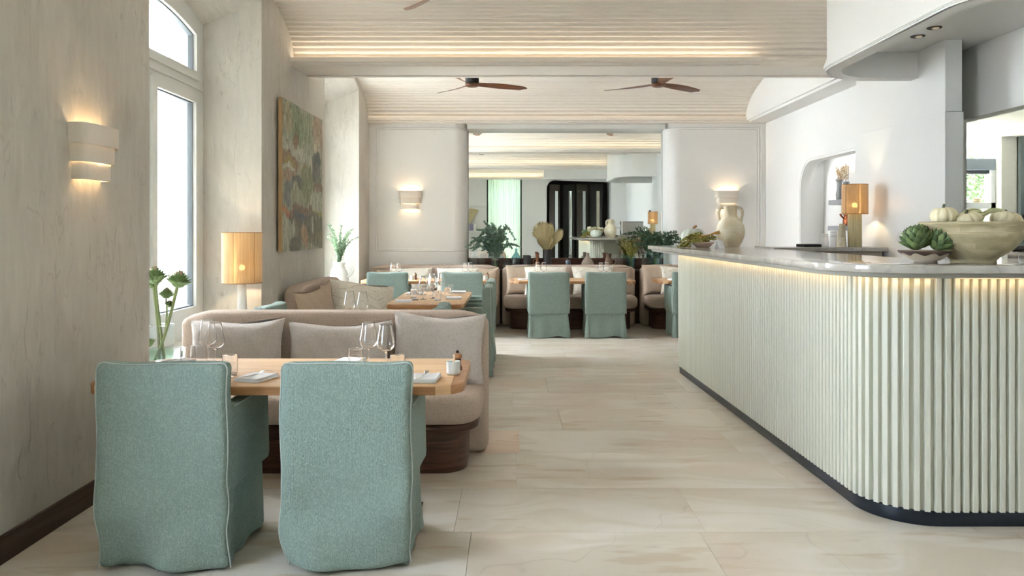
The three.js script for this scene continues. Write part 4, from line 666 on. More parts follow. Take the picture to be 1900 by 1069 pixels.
// painting
{
  const P = [                                                  // u, v (from the top), half sizes, turn, colour
    [0.5, 0.5, 0.8, 0.8, 0, [150, 148, 124]], [0.45, 0.16, 0.6, 0.2, 0.1, [166, 168, 144]], [0.3, 0.14, 0.16, 0.13, 0.3, [126, 142, 108]], [0.1, 0.1, 0.12, 0.1, 0, [168, 158, 124]], [0.28, 0.25, 0.07, 0.07, 0.4, [138, 110, 82]], [0.55, 0.12, 0.1, 0.1, 0, [140, 152, 118]], [0.88, 0.12, 0.18, 0.12, 0.2, [170, 142, 116]], [0.86, 0.25, 0.12, 0.06, 0, [190, 176, 152]],
    [0.45, 0.34, 0.6, 0.045, 0.12, [182, 184, 166]], [0.3, 0.41, 0.4, 0.05, 0.18, [138, 108, 80]], [0.16, 0.40, 0.14, 0.025, 0.1, [148, 130, 70]], [0.12, 0.435, 0.16, 0.02, 0.06, [196, 194, 180]], [0.78, 0.4, 0.12, 0.1, 0.2, [84, 88, 84]], [0.82, 0.33, 0.1, 0.06, 0, [70, 76, 78]], [0.9, 0.46, 0.07, 0.08, 0, [104, 106, 96]], [0.42, 0.44, 0.06, 0.06, 0, [166, 164, 142]],
    [0.15, 0.5, 0.2, 0.04, 0, [158, 130, 104]], [0.3, 0.54, 0.22, 0.05, -0.1, [82, 86, 92]], [0.58, 0.53, 0.12, 0.16, 0, [120, 128, 98]], [0.12, 0.6, 0.1, 0.08, 0, [104, 112, 116]], [0.35, 0.64, 0.2, 0.09, 0.1, [154, 152, 126]], [0.88, 0.55, 0.16, 0.05, 0, [124, 98, 84]], [0.86, 0.66, 0.2, 0.12, 0.1, [168, 170, 150]], [0.08, 0.735, 0.1, 0.022, 0, [196, 112, 74]],
    [0.45, 0.75, 0.3, 0.07, 0, [112, 88, 76]], [0.5, 0.8, 0.24, 0.06, 0.1, [74, 82, 98]], [0.3, 0.86, 0.2, 0.09, 0, [92, 86, 74]], [0.85, 0.76, 0.14, 0.04, 0, [140, 136, 70]], [0.75, 0.86, 0.25, 0.12, 0, [96, 96, 82]], [0.12, 0.9, 0.16, 0.13, 0.2, [172, 174, 152]], [0.52, 0.9, 0.08, 0.08, 0, [178, 138, 106]], [0.72, 0.83, 0.03, 0.06, 0.2, [188, 188, 174]], [0.9, 0.93, 0.12, 0.07, 0, [108, 104, 80]], [0.3, 0.96, 0.12, 0.05, 0, [78, 76, 66]]];
  const map = tex(720, 0, (u, v) => { const w = fbm(u, v, 6, 6, 4, 5) - 0.5, w2 = fbm(u, v, 7, 5, 4, 15) - 0.5; let c = [150, 148, 124]; P.forEach((p, i) => { const x = u + 0.16 * w - p[0], y = (1 - v) + 0.12 * w2 - p[1], C = cos(p[4]), S2 = sin(p[4]), a = (x * C + y * S2) / p[2], b = (y * C - x * S2) / p[3], d = pow(pow(abs(a), 2.6) + pow(abs(b), 2.6), 1 / 2.6), e = smooth(1.06, 0.9, d + 0.5 * (fbm(u, v, 40, 9, 3, 60 + i) - 0.5)); if (e > 0) c = mixc(c, tint(p[5], 0.82 + 0.38 * fbm(u, v, 46, 14, 3, 200 + i)), e * 0.9); }); const k = fbm(u, v, 70, 16, 3, 33); return tint(mixc(mixc(c, [172, 170, 150], 0.30), [206, 204, 188], smooth(0.62, 0.8, k) * 0.25), 0.98 + 0.2 * (k - 0.4) + 0.22 * (fbm(u, v, 120, 46, 2, 404) - 0.5) - 0.16 * smooth(0.62, 0.72, fbm(u, v, 60, 30, 3, 505))); }, true);
  const rel = tex(512, 0, (u, v) => 0.6 * fbm(u, v, 50, 14, 4, 33) + 0.4 * fbm(u, v, 12, 9, 3, 88));
  const t = thing('painting', 'large abstract canvas in muted greens and browns on the left wall', 'painting', XL + 0.02, 1.12, 7.165, PI / 2), w = 1.37, h = 1.31;
  const cv = grid(40, 36, (u, v) => [lerp(-w / 2, w / 2, u), lerp(0, h, v) + 0.0025 * sin(u * 9) * smooth(0.9, 1, v), 0.036 + 0.002 * sin(u * 20) * sin(v * 17)]); cv.rotateY(0);
  mesh('canvas', cv, S({ map, bumpMap: rel, bumpScale: 0.003, roughness: 0.75 }), t);
  mesh('stretcher', box(-w / 2, w / 2, 0, h, 0, -0.033, 0.003), S({ color: rgb(192, 160, 116), roughness: 0.7 }), t);
  const r = rng(5); for (let i = 0; i < 9; i++) mesh('tack', (() => { const g = new THREE.SphereGeometry(0.006, 8, 6); g.translate(w / 2 + 0.001, 0.08 + i * 0.145, 0.02); return g; })(), M.black, t);
}

// ================================================================ VASES AND PLANTS
const jarLathe = (pts, n = 40) => boxUV(lathe(spline(pts, 40), n));
function leafGeo(l, w) { const g = new THREE.BufferGeometry(), p = [0, 0, 0, w * 0.4, 0.06 * l, l * 0.25, w * 0.5, 0.08 * l, l * 0.55, 0, 0.0, l, -w * 0.5, 0.08 * l, l * 0.55, -w * 0.4, 0.06 * l, l * 0.25, 0, 0, l * 0.5]; g.setAttribute('position', new THREE.Float32BufferAttribute(p, 3)); g.setIndex([0, 1, 6, 1, 2, 6, 2, 3, 6, 3, 4, 6, 4, 5, 6, 5, 0, 6]); g.computeVertexNormals(); g.setAttribute('uv', new THREE.Float32BufferAttribute(new Float32Array(14), 2)); return g; }
function bouquet(t, { seed, stems, h0, h1, spread, leaf, lw, gap, mat, stemMat, y0 = 0.02, from = 0.35, sx = 1, droop = 0.3, sz = 1, keep = (p) => p }) {
  const r = rng(seed), L = [], T = [], lg = leafGeo(leaf, lw), q = new THREE.Quaternion(), m = new THREE.Matrix4(), Y = new THREE.Vector3(0, 0, 1);
  for (let i = 0; i < stems; i++) {
    const a = r() * 2 * PI, H = lerp(h0, h1, r()), sp = spread * (0.25 + 0.75 * r()), dx = cos(a) * sp * sx, dz = sin(a) * sp * sz, dr = droop * r() * H * (sp / spread);
    const c = new THREE.CatmullRomCurve3([new THREE.Vector3(-dx * 0.08, y0, -dz * 0.08), new THREE.Vector3(dx * 0.12, y0 + H * 0.4, dz * 0.12), new THREE.Vector3(dx * 0.55, y0 + H * 0.8, dz * 0.55), new THREE.Vector3(dx, y0 + H - dr, dz)]);
    T.push(new THREE.TubeGeometry(c, 14, 0.0028, 5)); const len = c.getLength(), n = floor(len * (1 - from) / gap);
    for (let k = 0; k <= n; k++) { const u = min(1, from + (1 - from) * k / n), p = keep(c.getPointAt(u)), tg = c.getTangentAt(u); for (const s of [0, PI]) { const b = r() * 0.8 + k * 1.57 + s; const side = new THREE.Vector3(cos(b), 0.2, sin(b)).addScaledVector(tg, 0.75).normalize(); q.setFromUnitVectors(Y, side); const e = new THREE.Quaternion().setFromAxisAngle(side, r() * 6); const sc = lerp(1, 0.55, max(0, u - 0.6) / 0.4) * (0.75 + 0.5 * r()); m.compose(p, e.multiply(q), new THREE.Vector3(sc, sc, sc)); L.push(lg.clone().applyMatrix4(m)); } }
  }
  mesh('stems', join(T), stemMat, t); const f = mesh('foliage', join(L), mat, t); f.userData.kind = 'stuff';
}
const V = (label, name, cat, px, Z, y = 0.75) => thing(name, label, cat, px, y, Z);
const cyl = (r, h, m) => lathe([[0.0001, 0.004], [r - 0.004, 0.004], [r, 0.012], [r, h]], 32);
{
  // left niche of the foreground: artichoke flowers in a glass cylinder
  const t = V('clear glass cylinder vase with artichoke flowers on the window ledge', 'glass_vase', 'vase', -2.2, 4.80, SILL); mesh('glass', cyl(0.075, 0.235), M.glass, t); mesh('water', lathe([[0.0001, 0.006], [0.07, 0.006], [0.072, 0.085], [0.0001, 0.085]], 24), M.water, t);
  const rim = new THREE.TorusGeometry(0.075, 0.0015, 6, 36); rim.rotateX(PI / 2); rim.translate(0, 0.235, 0); mesh('rim', rim, wineSolid, t);
  const r = rng(12), stem = (pts, rad) => mesh('stem', tube(pts, rad, 18, 8), M.stem, t);
  const head = (x, y, z, s, tilt) => { const L = [], tips = []; for (let ring = 0; ring < 6; ring++) for (let k = 0; k < 14 - ring; k++) { const a = 2 * PI * (k + ring * 0.5) / (14 - ring), g = leafGeo(0.05 * s * (1 - ring * 0.06), 0.024 * s); g.scale(1, 1.6, 1); g.rotateX(-lerp(0.55, 1.45, ring / 5)); g.translate(0, 0.008 * s * ring - 0.012 * s, 0.030 * s * (1 - ring * 0.15)); g.rotateY(a); (ring >= 4 && k % 2 ? tips : L).push(g); } const core = new THREE.SphereGeometry(0.036 * s, 12, 8); core.scale(1, 0.8, 1); L.push(core); const fix = (g) => { g.rotateZ(tilt); g.translate(x, y, z); return g; }; const m = mesh('flower_head', fix(join(L)), M.artichoke, t); mesh('bract_tips', fix(join(tips)), M.artichokeTip, m); };
  stem([[0.02, 0.01, 0], [-0.01, 0.25, 0.0], [-0.035, 0.50, 0.0]], 0.009); head(-0.035, 0.525, 0, 1.25, 0.1);
  stem([[-0.03, 0.01, 0.02], [0.04, 0.2, 0.02], [0.10, 0.47, 0.0]], 0.0095); head(0.11, 0.5, 0, 1.2, -0.2);
  stem([[-0.02, 0.01, -0.02], [-0.02, 0.2, 0], [-0.07, 0.47, -0.05]], 0.008); head(-0.09, 0.49, -0.08, 1.1, 0.3);
  stem([[0.02, 0.2, -0.01], [0.035, 0.3, 0.0], [0.03, 0.40, 0.0]], 0.006); head(0.03, 0.42, 0.0, 0.8, -0.1); head(0.05, 0.36, 0.01, 0.5, -0.5); head(-0.055, 0.12, 0.05, 0.7, 0.5);
}
{
  const t = V('white clay jug with soft green branches in the second window', 'clay_jug', 'jug', -2.1, 9.3, SILL); mesh('body', jarLathe([[0.0001, 0], [0.07, 0], [0.105, 0.1], [0.115, 0.22], [0.1, 0.32], [0.075, 0.37], [0.072, 0.42], [0.082, 0.445], [0.07, 0.43], [0.06, 0.36]]), M.whiteJar, t);
  for (const s of [1]) mesh('handle', tube([[s * 0.07, 0.40, 0.02], [s * 0.16, 0.39, 0.03], [s * 0.17, 0.32, 0.03], [s * 0.105, 0.26, 0.02]], 0.013, 16, 8), M.whiteJar, t);
  bouquet(t, { seed: 21, stems: 15, h0: 0.34, h1: 0.56, spread: 0.26, leaf: 0.036, lw: 0.022, gap: 0.017, mat: M.sage, stemMat: M.stem, y0: 0.36, from: 0.05, droop: 0.1 });
}
{
  const ZV = 10.84;
  let t = V('tall clear glass vase of eucalyptus before the mirror, at its left end', 'glass_vase', 'vase', -0.235, ZV - 0.02); mesh('glass', cyl(0.06, 0.24), M.glass, t); mesh('water', lathe([[0.0001, 0.006], [0.055, 0.006], [0.056, 0.13], [0.0001, 0.13]], 20), M.water, t);
  bouquet(t, { seed: 31, stems: 34, h0: 0.36, h1: 0.74, spread: 0.42, leaf: 0.056, lw: 0.046, gap: 0.022, mat: M.euc, stemMat: M.stem, y0: 0.02, from: 0.36, droop: 0.75, sz: 0.3, keep: (p) => { p.z = max(p.z, p.x < -0.34 ? 0.16 : -0.12); return p; } });
  t = V('empty clear glass cylinder left of the eucalyptus vase', 'glass_vase', 'vase', -0.55, ZV); mesh('glass', cyl(0.05, 0.26), M.glass, t); t = V('second clear glass cylinder half covered by eucalyptus leaves', 'glass_vase', 'vase', -0.42, ZV + 0.05); mesh('glass', cyl(0.045, 0.22), M.glass, t);
  t = V('small clear glass bottle with a bulb stopper', 'glass_bottle', 'bottle', -0.07, ZV); mesh('glass', lathe(spline([[0.0001, 0], [0.06, 0.002], [0.062, 0.05], [0.03, 0.12], [0.012, 0.14], [0.012, 0.165]], 24), 28), M.glass, t); mesh('stopper', (() => { const g = new THREE.SphereGeometry(0.016, 12, 10); g.translate(0, 0.178, 0); return g; })(), M.glass, t);
  t = V('blue glass demijohn bottle right of the eucalyptus', 'glass_bottle', 'bottle', 0.06, ZV); mesh('glass', lathe(spline([[0.0001, 0], [0.07, 0.002], [0.075, 0.03], [0.072, 0.14], [0.045, 0.2], [0.02, 0.235], [0.016, 0.285], [0.02, 0.29]], 34), 28), M.blueGlass, t);
  t = V('squat black clay pot beside the blue bottle', 'clay_pot', 'pot', 0.215, ZV + 0.02); mesh('body', jarLathe([[0.0001, 0], [0.05, 0], [0.056, 0.05], [0.056, 0.17], [0.06, 0.185], [0.05, 0.18], [0.048, 0.1]]), M.darkClay, t);
  t = V('slim terracotta bottle with a small handle', 'clay_bottle', 'bottle', 0.36, ZV - 0.03); mesh('body', jarLathe([[0.0001, 0], [0.05, 0.002], [0.052, 0.04], [0.03, 0.10], [0.018, 0.13], [0.02, 0.20], [0.024, 0.235], [0.018, 0.23], [0.012, 0.2]]), M.terracotta, t); mesh('handle', tube([[-0.02, 0.15, 0], [-0.05, 0.14, 0], [-0.06, 0.09, 0], [-0.04, 0.06, 0]], 0.006, 12, 6), M.terracotta, t);
  t = V('dark slate vase holding dried palm leaves', 'slate_vase', 'vase', 0.505, ZV); mesh('body', jarLathe([[0.0001, 0], [0.048, 0.0], [0.054, 0.02], [0.054, 0.26], [0.050, 0.262], [0.048, 0.2]]), M.darkClay, t);
  const palm = (len, wid, tilt, back, twist, y) => { const n = 26; const g = grid(n, 10, (u, v) => { const a = (u - 0.5) * wid, rr = len * v * (0.60 + 0.40 * cos((u - 0.5) * 2.5)) * (1 - 0.12 * abs(sin(u * n * PI * 0.5)) * v); const pl = 0.007 * v * (((u * n) % 2 < 1) ? 1 : -1) * (0.6 + 0.4 * v); return [sin(a) * rr * (0.2 + 0.8 * v), cos(a) * rr, pl + back * v * v * len]; }); g.rotateY(twist); g.rotateZ(tilt); g.translate(0, y, 0); return g; };
  [[0.48, 1.0, 0.18, -0.05, 0.1, 0.22], [0.45, 0.42, -0.10, -0.02, -0.2, 0.22], [0.44, 0.46, -0.50, 0.0, -0.4, 0.2], [0.27, 0.6, -0.04, 0.25, 0.3, 0.22], [0.30, 0.4, 0.52, 0.1, 0.4, 0.2]].forEach(a => mesh('palm_leaf', palm(...a), M.palm, t));
  t = V('small pewter bottle with a pump top', 'pump_bottle', 'bottle', 0.79, ZV - 0.04); mesh('body', jarLathe([[0.0001, 0], [0.034, 0.001], [0.036, 0.02], [0.035, 0.12], [0.014, 0.135], [0.012, 0.15]]), S({ color: rgb(92, 104, 116), roughness: 0.3, metalness: 0.6 }), t); mesh('pump', join([(() => { const g = new THREE.CylinderGeometry(0.01, 0.01, 0.03, 10); g.translate(0, 0.165, 0); return g; })(), tube([[0, 0.185, 0], [0.01, 0.195, 0.01], [0.035, 0.19, 0.03]], 0.006, 8, 6)]), M.black, t);
  t = V('grey-brown clay bottle with a wide belly and slim neck', 'clay_bottle', 'bottle', 1.065, ZV - 0.04); mesh('body', jarLathe([[0.0001, 0], [0.07, 0.002], [0.088, 0.05], [0.078, 0.11], [0.04, 0.165], [0.024, 0.19], [0.024, 0.225], [0.028, 0.235], [0.02, 0.23], [0.016, 0.2]]), M.greyClay, t);
  t = V('shallow clay saucer between the two clay bottles', 'saucer', 'saucer', 1.21, ZV - 0.08); mesh('dish', lathe([[0.0001, 0.006], [0.04, 0.006], [0.07, 0.025], [0.075, 0.024], [0.045, 0.0], [0.0001, 0.0]], 28), M.greyClay, t);
  t = V('brown clay jug with a loop handle, right of the clay bottle', 'clay_jug', 'jug', 1.365, ZV - 0.03); mesh('body', jarLathe([[0.0001, 0], [0.05, 0.002], [0.06, 0.06], [0.05, 0.13], [0.034, 0.165], [0.036, 0.20], [0.046, 0.225], [0.036, 0.22], [0.028, 0.18]]), S({ color: rgb(118, 96, 78), roughness: 0.8, bumpMap: clayBump, bumpScale: 0.002 }), t); mesh('handle', tube([[0.045, 0.14, 0], [0.085, 0.145, 0], [0.1, 0.1, 0], [0.058, 0.06, 0]], 0.007, 14, 7), M.greyClay, t);
  t = V('clear glass vase of yellow-green wax flowers before the mirror', 'glass_vase', 'vase', 1.68, ZV - 0.02); mesh('glass', lathe([[0.0001, 0.004], [0.05, 0.004], [0.055, 0.02], [0.07, 0.2]], 30), M.greenGlass, t);
  bouquet(t, { seed: 41, stems: 22, h0: 0.32, h1: 0.52, spread: 0.26, leaf: 0.022, lw: 0.012, gap: 0.012, mat: M.yellowGreen, stemMat: M.stem, y0: 0.02, from: 0.35, droop: 0.2, sz: 0.35 });
  t = V('thin glass vase of small white blossoms beside the wax flowers', 'glass_vase', 'vase', 1.86, ZV + 0.03); mesh('glass', cyl(0.05, 0.22), M.glass, t);
  bouquet(t, { seed: 51, stems: 14, h0: 0.36, h1: 0.50, spread: 0.18, leaf: 0.026, lw: 0.022, gap: 0.03, mat: M.whiteFlower, stemMat: M.stemBrown, y0: 0.02, from: 0.5, droop: 0.2, sz: 0.35 });
  t = V('wide green glass vase of dark eucalyptus at the right end of the mirror', 'glass_vase', 'vase', 2.02, ZV - 0.05); mesh('glass', lathe([[0.0001, 0.004], [0.08, 0.004], [0.09, 0.02], [0.09, 0.23]], 30), M.greenGlass, t);
  bouquet(t, { seed: 61, stems: 34, h0: 0.36, h1: 0.62, spread: 0.42, leaf: 0.056, lw: 0.048, gap: 0.024, mat: M.eucDark, stemMat: M.stem, y0: 0.02, from: 0.38, droop: 0.4, sz: 0.35, keep: (p) => { p.z = max(p.z, p.x > 0.1 ? 0.14 : -0.12); return p; } });
  t = V('clear ribbed glass dome left of the wax flowers', 'glass_dome', 'glass dome', 1.53, ZV + 0.02); mesh('dome', lathe(spline([[0.065, 0], [0.066, 0.13], [0.05, 0.18], [0.0001, 0.2]], 22), 24), M.glass, t);
  t = V('low glass cake dome on the ledge near the bar end', 'glass_dome', 'glass dome', 1.93, ZV - 0.12); mesh('dome', lathe(spline([[0.1, 0], [0.098, 0.06], [0.06, 0.1], [0.0001, 0.115]], 22), 28), M.glass, t); mesh('knob', (() => { const g = new THREE.SphereGeometry(0.012, 10, 8); g.translate(0, 0.125, 0); return g; })(), M.glass, t);
}
// shelf behind the camera, seen in the mirror
{
  const sh = thing('wall_shelf', 'short white shelf by the curtained window, seen in the mirror', 'shelf', -1.35, 1.30, -0.56); mesh('board', box(-0.32, 0.3, -0.03, 0, -0.03, 0.16, 0.004), M.trim, sh); mesh('bracket', box(-0.02, 0.02, -0.13, -0.03, -0.03, 0.0, 0.003), M.trim, sh);
  const j = ['white jar on the shelf seen in the mirror, holding a dried leaf', 'white jar on the shelf seen in the mirror, nearest the window', 'purple printed tin on the shelf seen in the mirror'];
  [[-1.28, M.ceramic], [-1.12, M.ceramic], [-1.2, S({ color: rgb(150, 140, 170), roughness: 0.5 })]].forEach(([x, m], i) => { const t = thing('storage_jar', j[i], 'jar', x, 1.30, i === 2 ? -0.44 : -0.52); mesh('body', jarLathe([[0.0001, 0], [0.05, 0.001], [0.055, 0.02], [0.055, 0.18], [0.045, 0.2], [0.04, 0.19]]), m, t); if (!i) mesh('dried_leaf', grid(16, 8, (u, v) => { const a = (u - 0.5) * 0.9; return [sin(a) * 0.5 * v + 0.08 * v, 0.15 + cos(a) * 0.5 * v, 0.01 * (((u * 16) % 2 < 1) ? 1 : -1) * v]; }), M.palm, t); });
}

// ================================================================ ON THE BAR
const CT = 1.157;
function ribbed(R, h, ribs, depth, flat = 0.25) { const g = new THREE.SphereGeometry(1, ribs * 6, 22); const p = g.attributes.position; for (let i = 0; i < p.count; i++) { let x = p.getX(i), y = p.getY(i), z = p.getZ(i); const a = Math.atan2(z, x), q = hypot(x, z), k = 1 - depth * pow(abs(cos(a * ribs / 2)), 9) * min(1, q * 1.6); const dip = flat * Math.exp(-((q / 0.35) ** 2)); p.setXYZ(i, x * R * k, y * h / 2 * (1 - dip) * (0.9 + 0.1 * k), z * R * k); } g.deleteAttribute('normal'); g.computeVertexNormals(); return boxUV(g); }
{
  let t = V('pale blue-grey pumpkin at the far end of the bar beside the white jug', 'pumpkin', 'pumpkin', 1.655, 6.98, CT); mesh('body', (() => { const g = ribbed(0.112, 0.18, 12, 0.09, 0.3); g.translate(0, 0.085, 0); return g; })(), M.pumpkinBlue, t); mesh('stem', tube([[0, 0.14, 0], [0.005, 0.17, 0], [0.03, 0.185, 0.005]], 0.012, 8, 7), S({ color: rgb(160, 120, 84), roughness: 0.8 }), t);
  t = V('round cream pottery jug with two loop handles on the bar', 'pottery_jug', 'jug', 1.955, 6.85, CT); mesh('body', jarLathe([[0.0001, 0], [0.075, 0.0], [0.082, 0.012], [0.108, 0.06], [0.125, 0.13], [0.112, 0.2], [0.076, 0.25], [0.058, 0.275], [0.056, 0.33], [0.064, 0.362], [0.056, 0.36], [0.046, 0.3]], 48), M.jug, t);
  for (const a of [0.5, PI + 0.5]) { const h = mesh('handle', tube([[0.05, 0.345, 0], [0.085, 0.345, 0], [0.105, 0.31, 0], [0.098, 0.25, 0], [0.092, 0.215, 0]], 0.0125, 18, 8), M.jug, t); h.rotation.y = -a; }
  t = V('shallow brown clay dish under the green berries', 'clay_dish', 'dish', 1.615, 6.48, CT); mesh('dish', boxUV(lathe([[0.0001, 0.012], [0.05, 0.014], [0.09, 0.045], [0.098, 0.048], [0.095, 0.04], [0.058, 0.004], [0.05, 0], [0.0001, 0]], 36)), S({ color: rgb(196, 172, 152), roughness: 0.7, bumpMap: clayBump, bumpScale: 0.002 }), t);
  t = V('heap of green pepper berry sprigs spilling from the brown dish', 'berry_sprigs', 'berries', 1.60, 6.48, CT + 0.035); const r = rng(91), L = [[], []], s = new THREE.IcosahedronGeometry(0.0068, 1); for (let q = 0; q < 34; q++) { const x0 = lerp(0.12, -0.06, r()), z0 = lerp(-0.07, 0.07, r()), y0 = 0.02 + 0.075 * r() * (1 - abs(z0) / 0.1), len = lerp(0.08, 0.2, r()), dz = lerp(-0.04, 0.04, r()); for (let k = 0; k < 38; k++) { const u = r(), a = r() * 2 * PI, w = 0.013 * sqrt(r()) * (1.1 - 0.6 * u), x = x0 - len * u; L[r() < 0.35 ? 1 : 0].push(s.clone().translate(x, max(x < -0.1 ? -0.026 : 0.012, y0 - 0.22 * u * u * len * 2 + w * sin(a)), z0 + dz * u + w * cos(a))); } }
  mesh('berries', join(L[0]), M.pepperBerry, t).userData.kind = 'stuff'; mesh('berries', join(L[1]), M.pepperBerry2, t).userData.kind = 'stuff'; for (let k = 0; k < 4; k++) mesh('stalk', tube([[-0.05, 0.04 + k * 0.008, 0.03 - k * 0.02], [0.06, 0.07, 0.03 - k * 0.02], [0.16, 0.085 + 0.008 * k, 0.02 - k * 0.01]], 0.0035, 8, 5), S({ color: rgb(196, 150, 70), roughness: 0.7 }), t);
  t = V('small white folded card standing on the bar before the jug', 'tent_card', 'card', 1.66, 6.12, CT); for (const q of [-1, 1]) { const m = mesh('flap', box(-0.04, 0.04, 0, 0.075, 0, 0.0012, 0), M.napkin, t); m.rotation.x = -q * 0.3; m.position.z = q * 0.022; } t.rotation.y = 0.7;
}
{
  let t = V('large sand-coloured pottery bowl of gourds on the bar', 'pottery_bowl', 'bowl', 2.04, 3.385, CT); mesh('body', boxUV(lathe([[0.0001, 0.022], [0.07, 0.022], [0.13, 0.06], [0.178, 0.11], [0.196, 0.155], [0.2, 0.178], [0.212, 0.182], [0.217, 0.176], [0.214, 0.168], [0.206, 0.163], [0.202, 0.148], [0.198, 0.136], [0.2025, 0.132], [0.2, 0.127], [0.192, 0.115], [0.176, 0.09], [0.15, 0.06], [0.1, 0.025], [0.088, 0.012], [0.09, 0.002], [0.084, 0], [0.0001, 0]], 64)), M.bowl, t);
  const gd = (label, dx, dy, dz, R, h, tilt) => { const q = thing('gourd', label, 'gourd', 2.04 + dx, CT + dy, 3.385 - dz, 0.4, 'gourds in the bowl'); q.rotation.z = tilt; mesh('body', (() => { const g = ribbed(R, h, 9, 0.17, 0.3); g.translate(0, h / 2, 0); return g; })(), M.pumpkinCream, q); mesh('stem', tube([[0, h * 0.82, 0], [0.002, h * 0.95, 0], [0.008, h * 1.08, 0]], 0.006, 6, 6), S({ color: rgb(66, 74, 50), roughness: 0.7 }), q); };
  gd('ribbed cream mini pumpkin standing at the left rim of the bowl', -0.145, 0.165, 0.03, 0.056, 0.086, 0.08); gd('flat ribbed cream squash second from the left in the bowl', -0.055, 0.158, 0.06, 0.058, 0.07, 0.25); gd('smooth cream squash at the right in the bowl', 0.085, 0.155, 0.05, 0.05, 0.08, -0.4); gd('yellowish squash at the right rim of the bowl', 0.148, 0.16, 0.02, 0.042, 0.068, -0.6); gd('cream squash lying at the back of the bowl', 0.02, 0.14, -0.09, 0.055, 0.075, 0.2);
  const cg = thing('striped_gourd', 'green striped crookneck gourd lying across the bowl', 'gourd', 2.06, CT + 0.2, 3.38); const C = new THREE.CatmullRomCurve3([[-0.10, -0.005, 0.03], [-0.055, 0.004, 0.035], [-0.01, 0.012, 0.04], [0.03, 0.03, 0.045], [0.07, 0.026, 0.05], [0.095, 0.005, 0.05]].map(p => new THREE.Vector3(...p))); const tg = new THREE.TubeGeometry(C, 40, 1, 22), tp = tg.attributes.position; for (let i = 0; i <= 40; i++) { const c = C.getPointAt(i / 40), u = i / 40, rad = (u < 0.5 ? 0.036 * sqrt(max(0.01, 1 - ((u - 0.24) / 0.245) ** 2)) : 0.013) ; const R2 = u < 0.5 ? max(rad, 0.013 * smooth(0.0, 0.05, u)) : 0.014 - 0.004 * u; for (let k = 0; k <= 22; k++) { const n = i * 23 + k; tp.setXYZ(n, lerp(c.x, tp.getX(n), R2), lerp(c.y, tp.getY(n), R2), lerp(c.z, tp.getZ(n), R2)); } } tg.computeVertexNormals(); mesh('body', tg, M.gourd, cg);
  t = V('small footed clay bowl with a scalloped dark rim beside the large bowl', 'footed_bowl', 'bowl', 1.815, 3.36, CT); mesh('body', boxUV(lathe([[0.0001, 0.02], [0.05, 0.022], [0.1, 0.05], [0.108, 0.055], [0.108, 0.05], [0.06, 0.016], [0.045, 0.01], [0.048, 0], [0.0001, 0]], 48)), S({ color: rgb(206, 192, 172), roughness: 0.5, bumpMap: clayBump, bumpScale: 0.001 }), t);
  mesh('dark_rim', grid(90, 4, (u, v) => { const a = 2 * PI * u, d = (0.006 + 0.016 * (0.5 + 0.5 * cos(a * 9))) * max(0, v * 4 - 1) / 3, q = 0.1086 - d + 0.0008; return [cos(a) * q, v < 0.2 ? 0.0558 : 0.0498 - 0.71 * d - 0.0006, -sin(a) * q]; }), S({ color: rgb(74, 56, 50), roughness: 0.4 }), t);
  const art = (label, dx, dy, dz, R, tz, tx) => { const q = thing('artichoke', label, 'artichoke', 1.815 + dx, CT + dy, 3.36 - dz, 0, 'artichokes in the footed bowl'); q.rotation.set(tx, 0.6 * dx * 20, tz); mesh('heart', (() => { const g = new THREE.SphereGeometry(R * 0.8, 16, 12); return g; })(), M.artichokeDark, q); for (let ring = 0; ring < 6; ring++) { const n = [8, 9, 9, 7, 5, 3][ring], el = [-0.5, -0.1, 0.3, 0.65, 1.0, 1.35][ring]; for (let k = 0; k < n; k++) { const g = new THREE.SphereGeometry(1, 10, 8), p = g.attributes.position; for (let i = 0; i < p.count; i++) { const y = p.getY(i), w = y > 0 ? 1 - 0.55 * y * y : 1; p.setXYZ(i, p.getX(i) * R * 0.31 * w, y * R * 0.58, p.getZ(i) * R * 0.17 * w + R * 0.10 * y * y); } g.computeVertexNormals(); g.rotateX(0.42); g.translate(0, R * 0.26, R * 0.86); g.rotateX(-el * 0.85); g.rotateY(2 * PI * (k + (ring % 2) * 0.5) / n); mesh('bract', g, (k + ring) % 3 ? M.artichokeDark : M.artichoke, q); } } };
  art('green artichoke at the left of the footed bowl', -0.05, 0.098, 0.015, 0.05, 0.35, 0.25); art('green artichoke at the right of the footed bowl, turned forward', 0.042, 0.092, 0.03, 0.047, -0.5, 0.75); art('green artichoke at the back of the footed bowl', 0.005, 0.105, -0.045, 0.05, -0.1, -0.2);
  // coffee machine at the picture's edge
  t = V('chrome coffee machine at the right edge, half hidden by the large bowl', 'coffee_machine', 'coffee machine', 2.82, 3.62, CT); mesh('housing', box(-0.22, 0.3, 0.04, 0.36, -0.05, 0.28, 0.02), M.steel, t); mesh('drip_tray', box(-0.3, 0.3, 0.0, 0.035, -0.24, 0.28, 0.008), M.chrome, t); mesh('group_head', lathe([[0.0001, 0.04], [0.035, 0.04], [0.035, 0.08], [0.02, 0.12], [0.0001, 0.12]], 20).translate(-0.34, 0, 0.14), M.chrome, t); mesh('handle', tube([[-0.34, 0.066, 0.14], [-0.46, 0.064, 0.19], [-0.58, 0.060, 0.2]], 0.013, 10, 8), M.matBlack, t); mesh('steam_wand', tube([[-0.2, 0.3, 0.06], [-0.3, 0.2, 0.1], [-0.42, 0.04, 0.1]], 0.007, 12, 8), M.chrome, t); mesh('lever', tube([[-0.2, 0.2, 0.1], [-0.46, 0.2, 0.12]], 0.006, 4, 8), M.chrome, t); mesh('knob', (() => { const g = new THREE.SphereGeometry(0.02, 12, 10); g.translate(-0.47, 0.2, 0.12); return g; })(), M.matBlack, t);
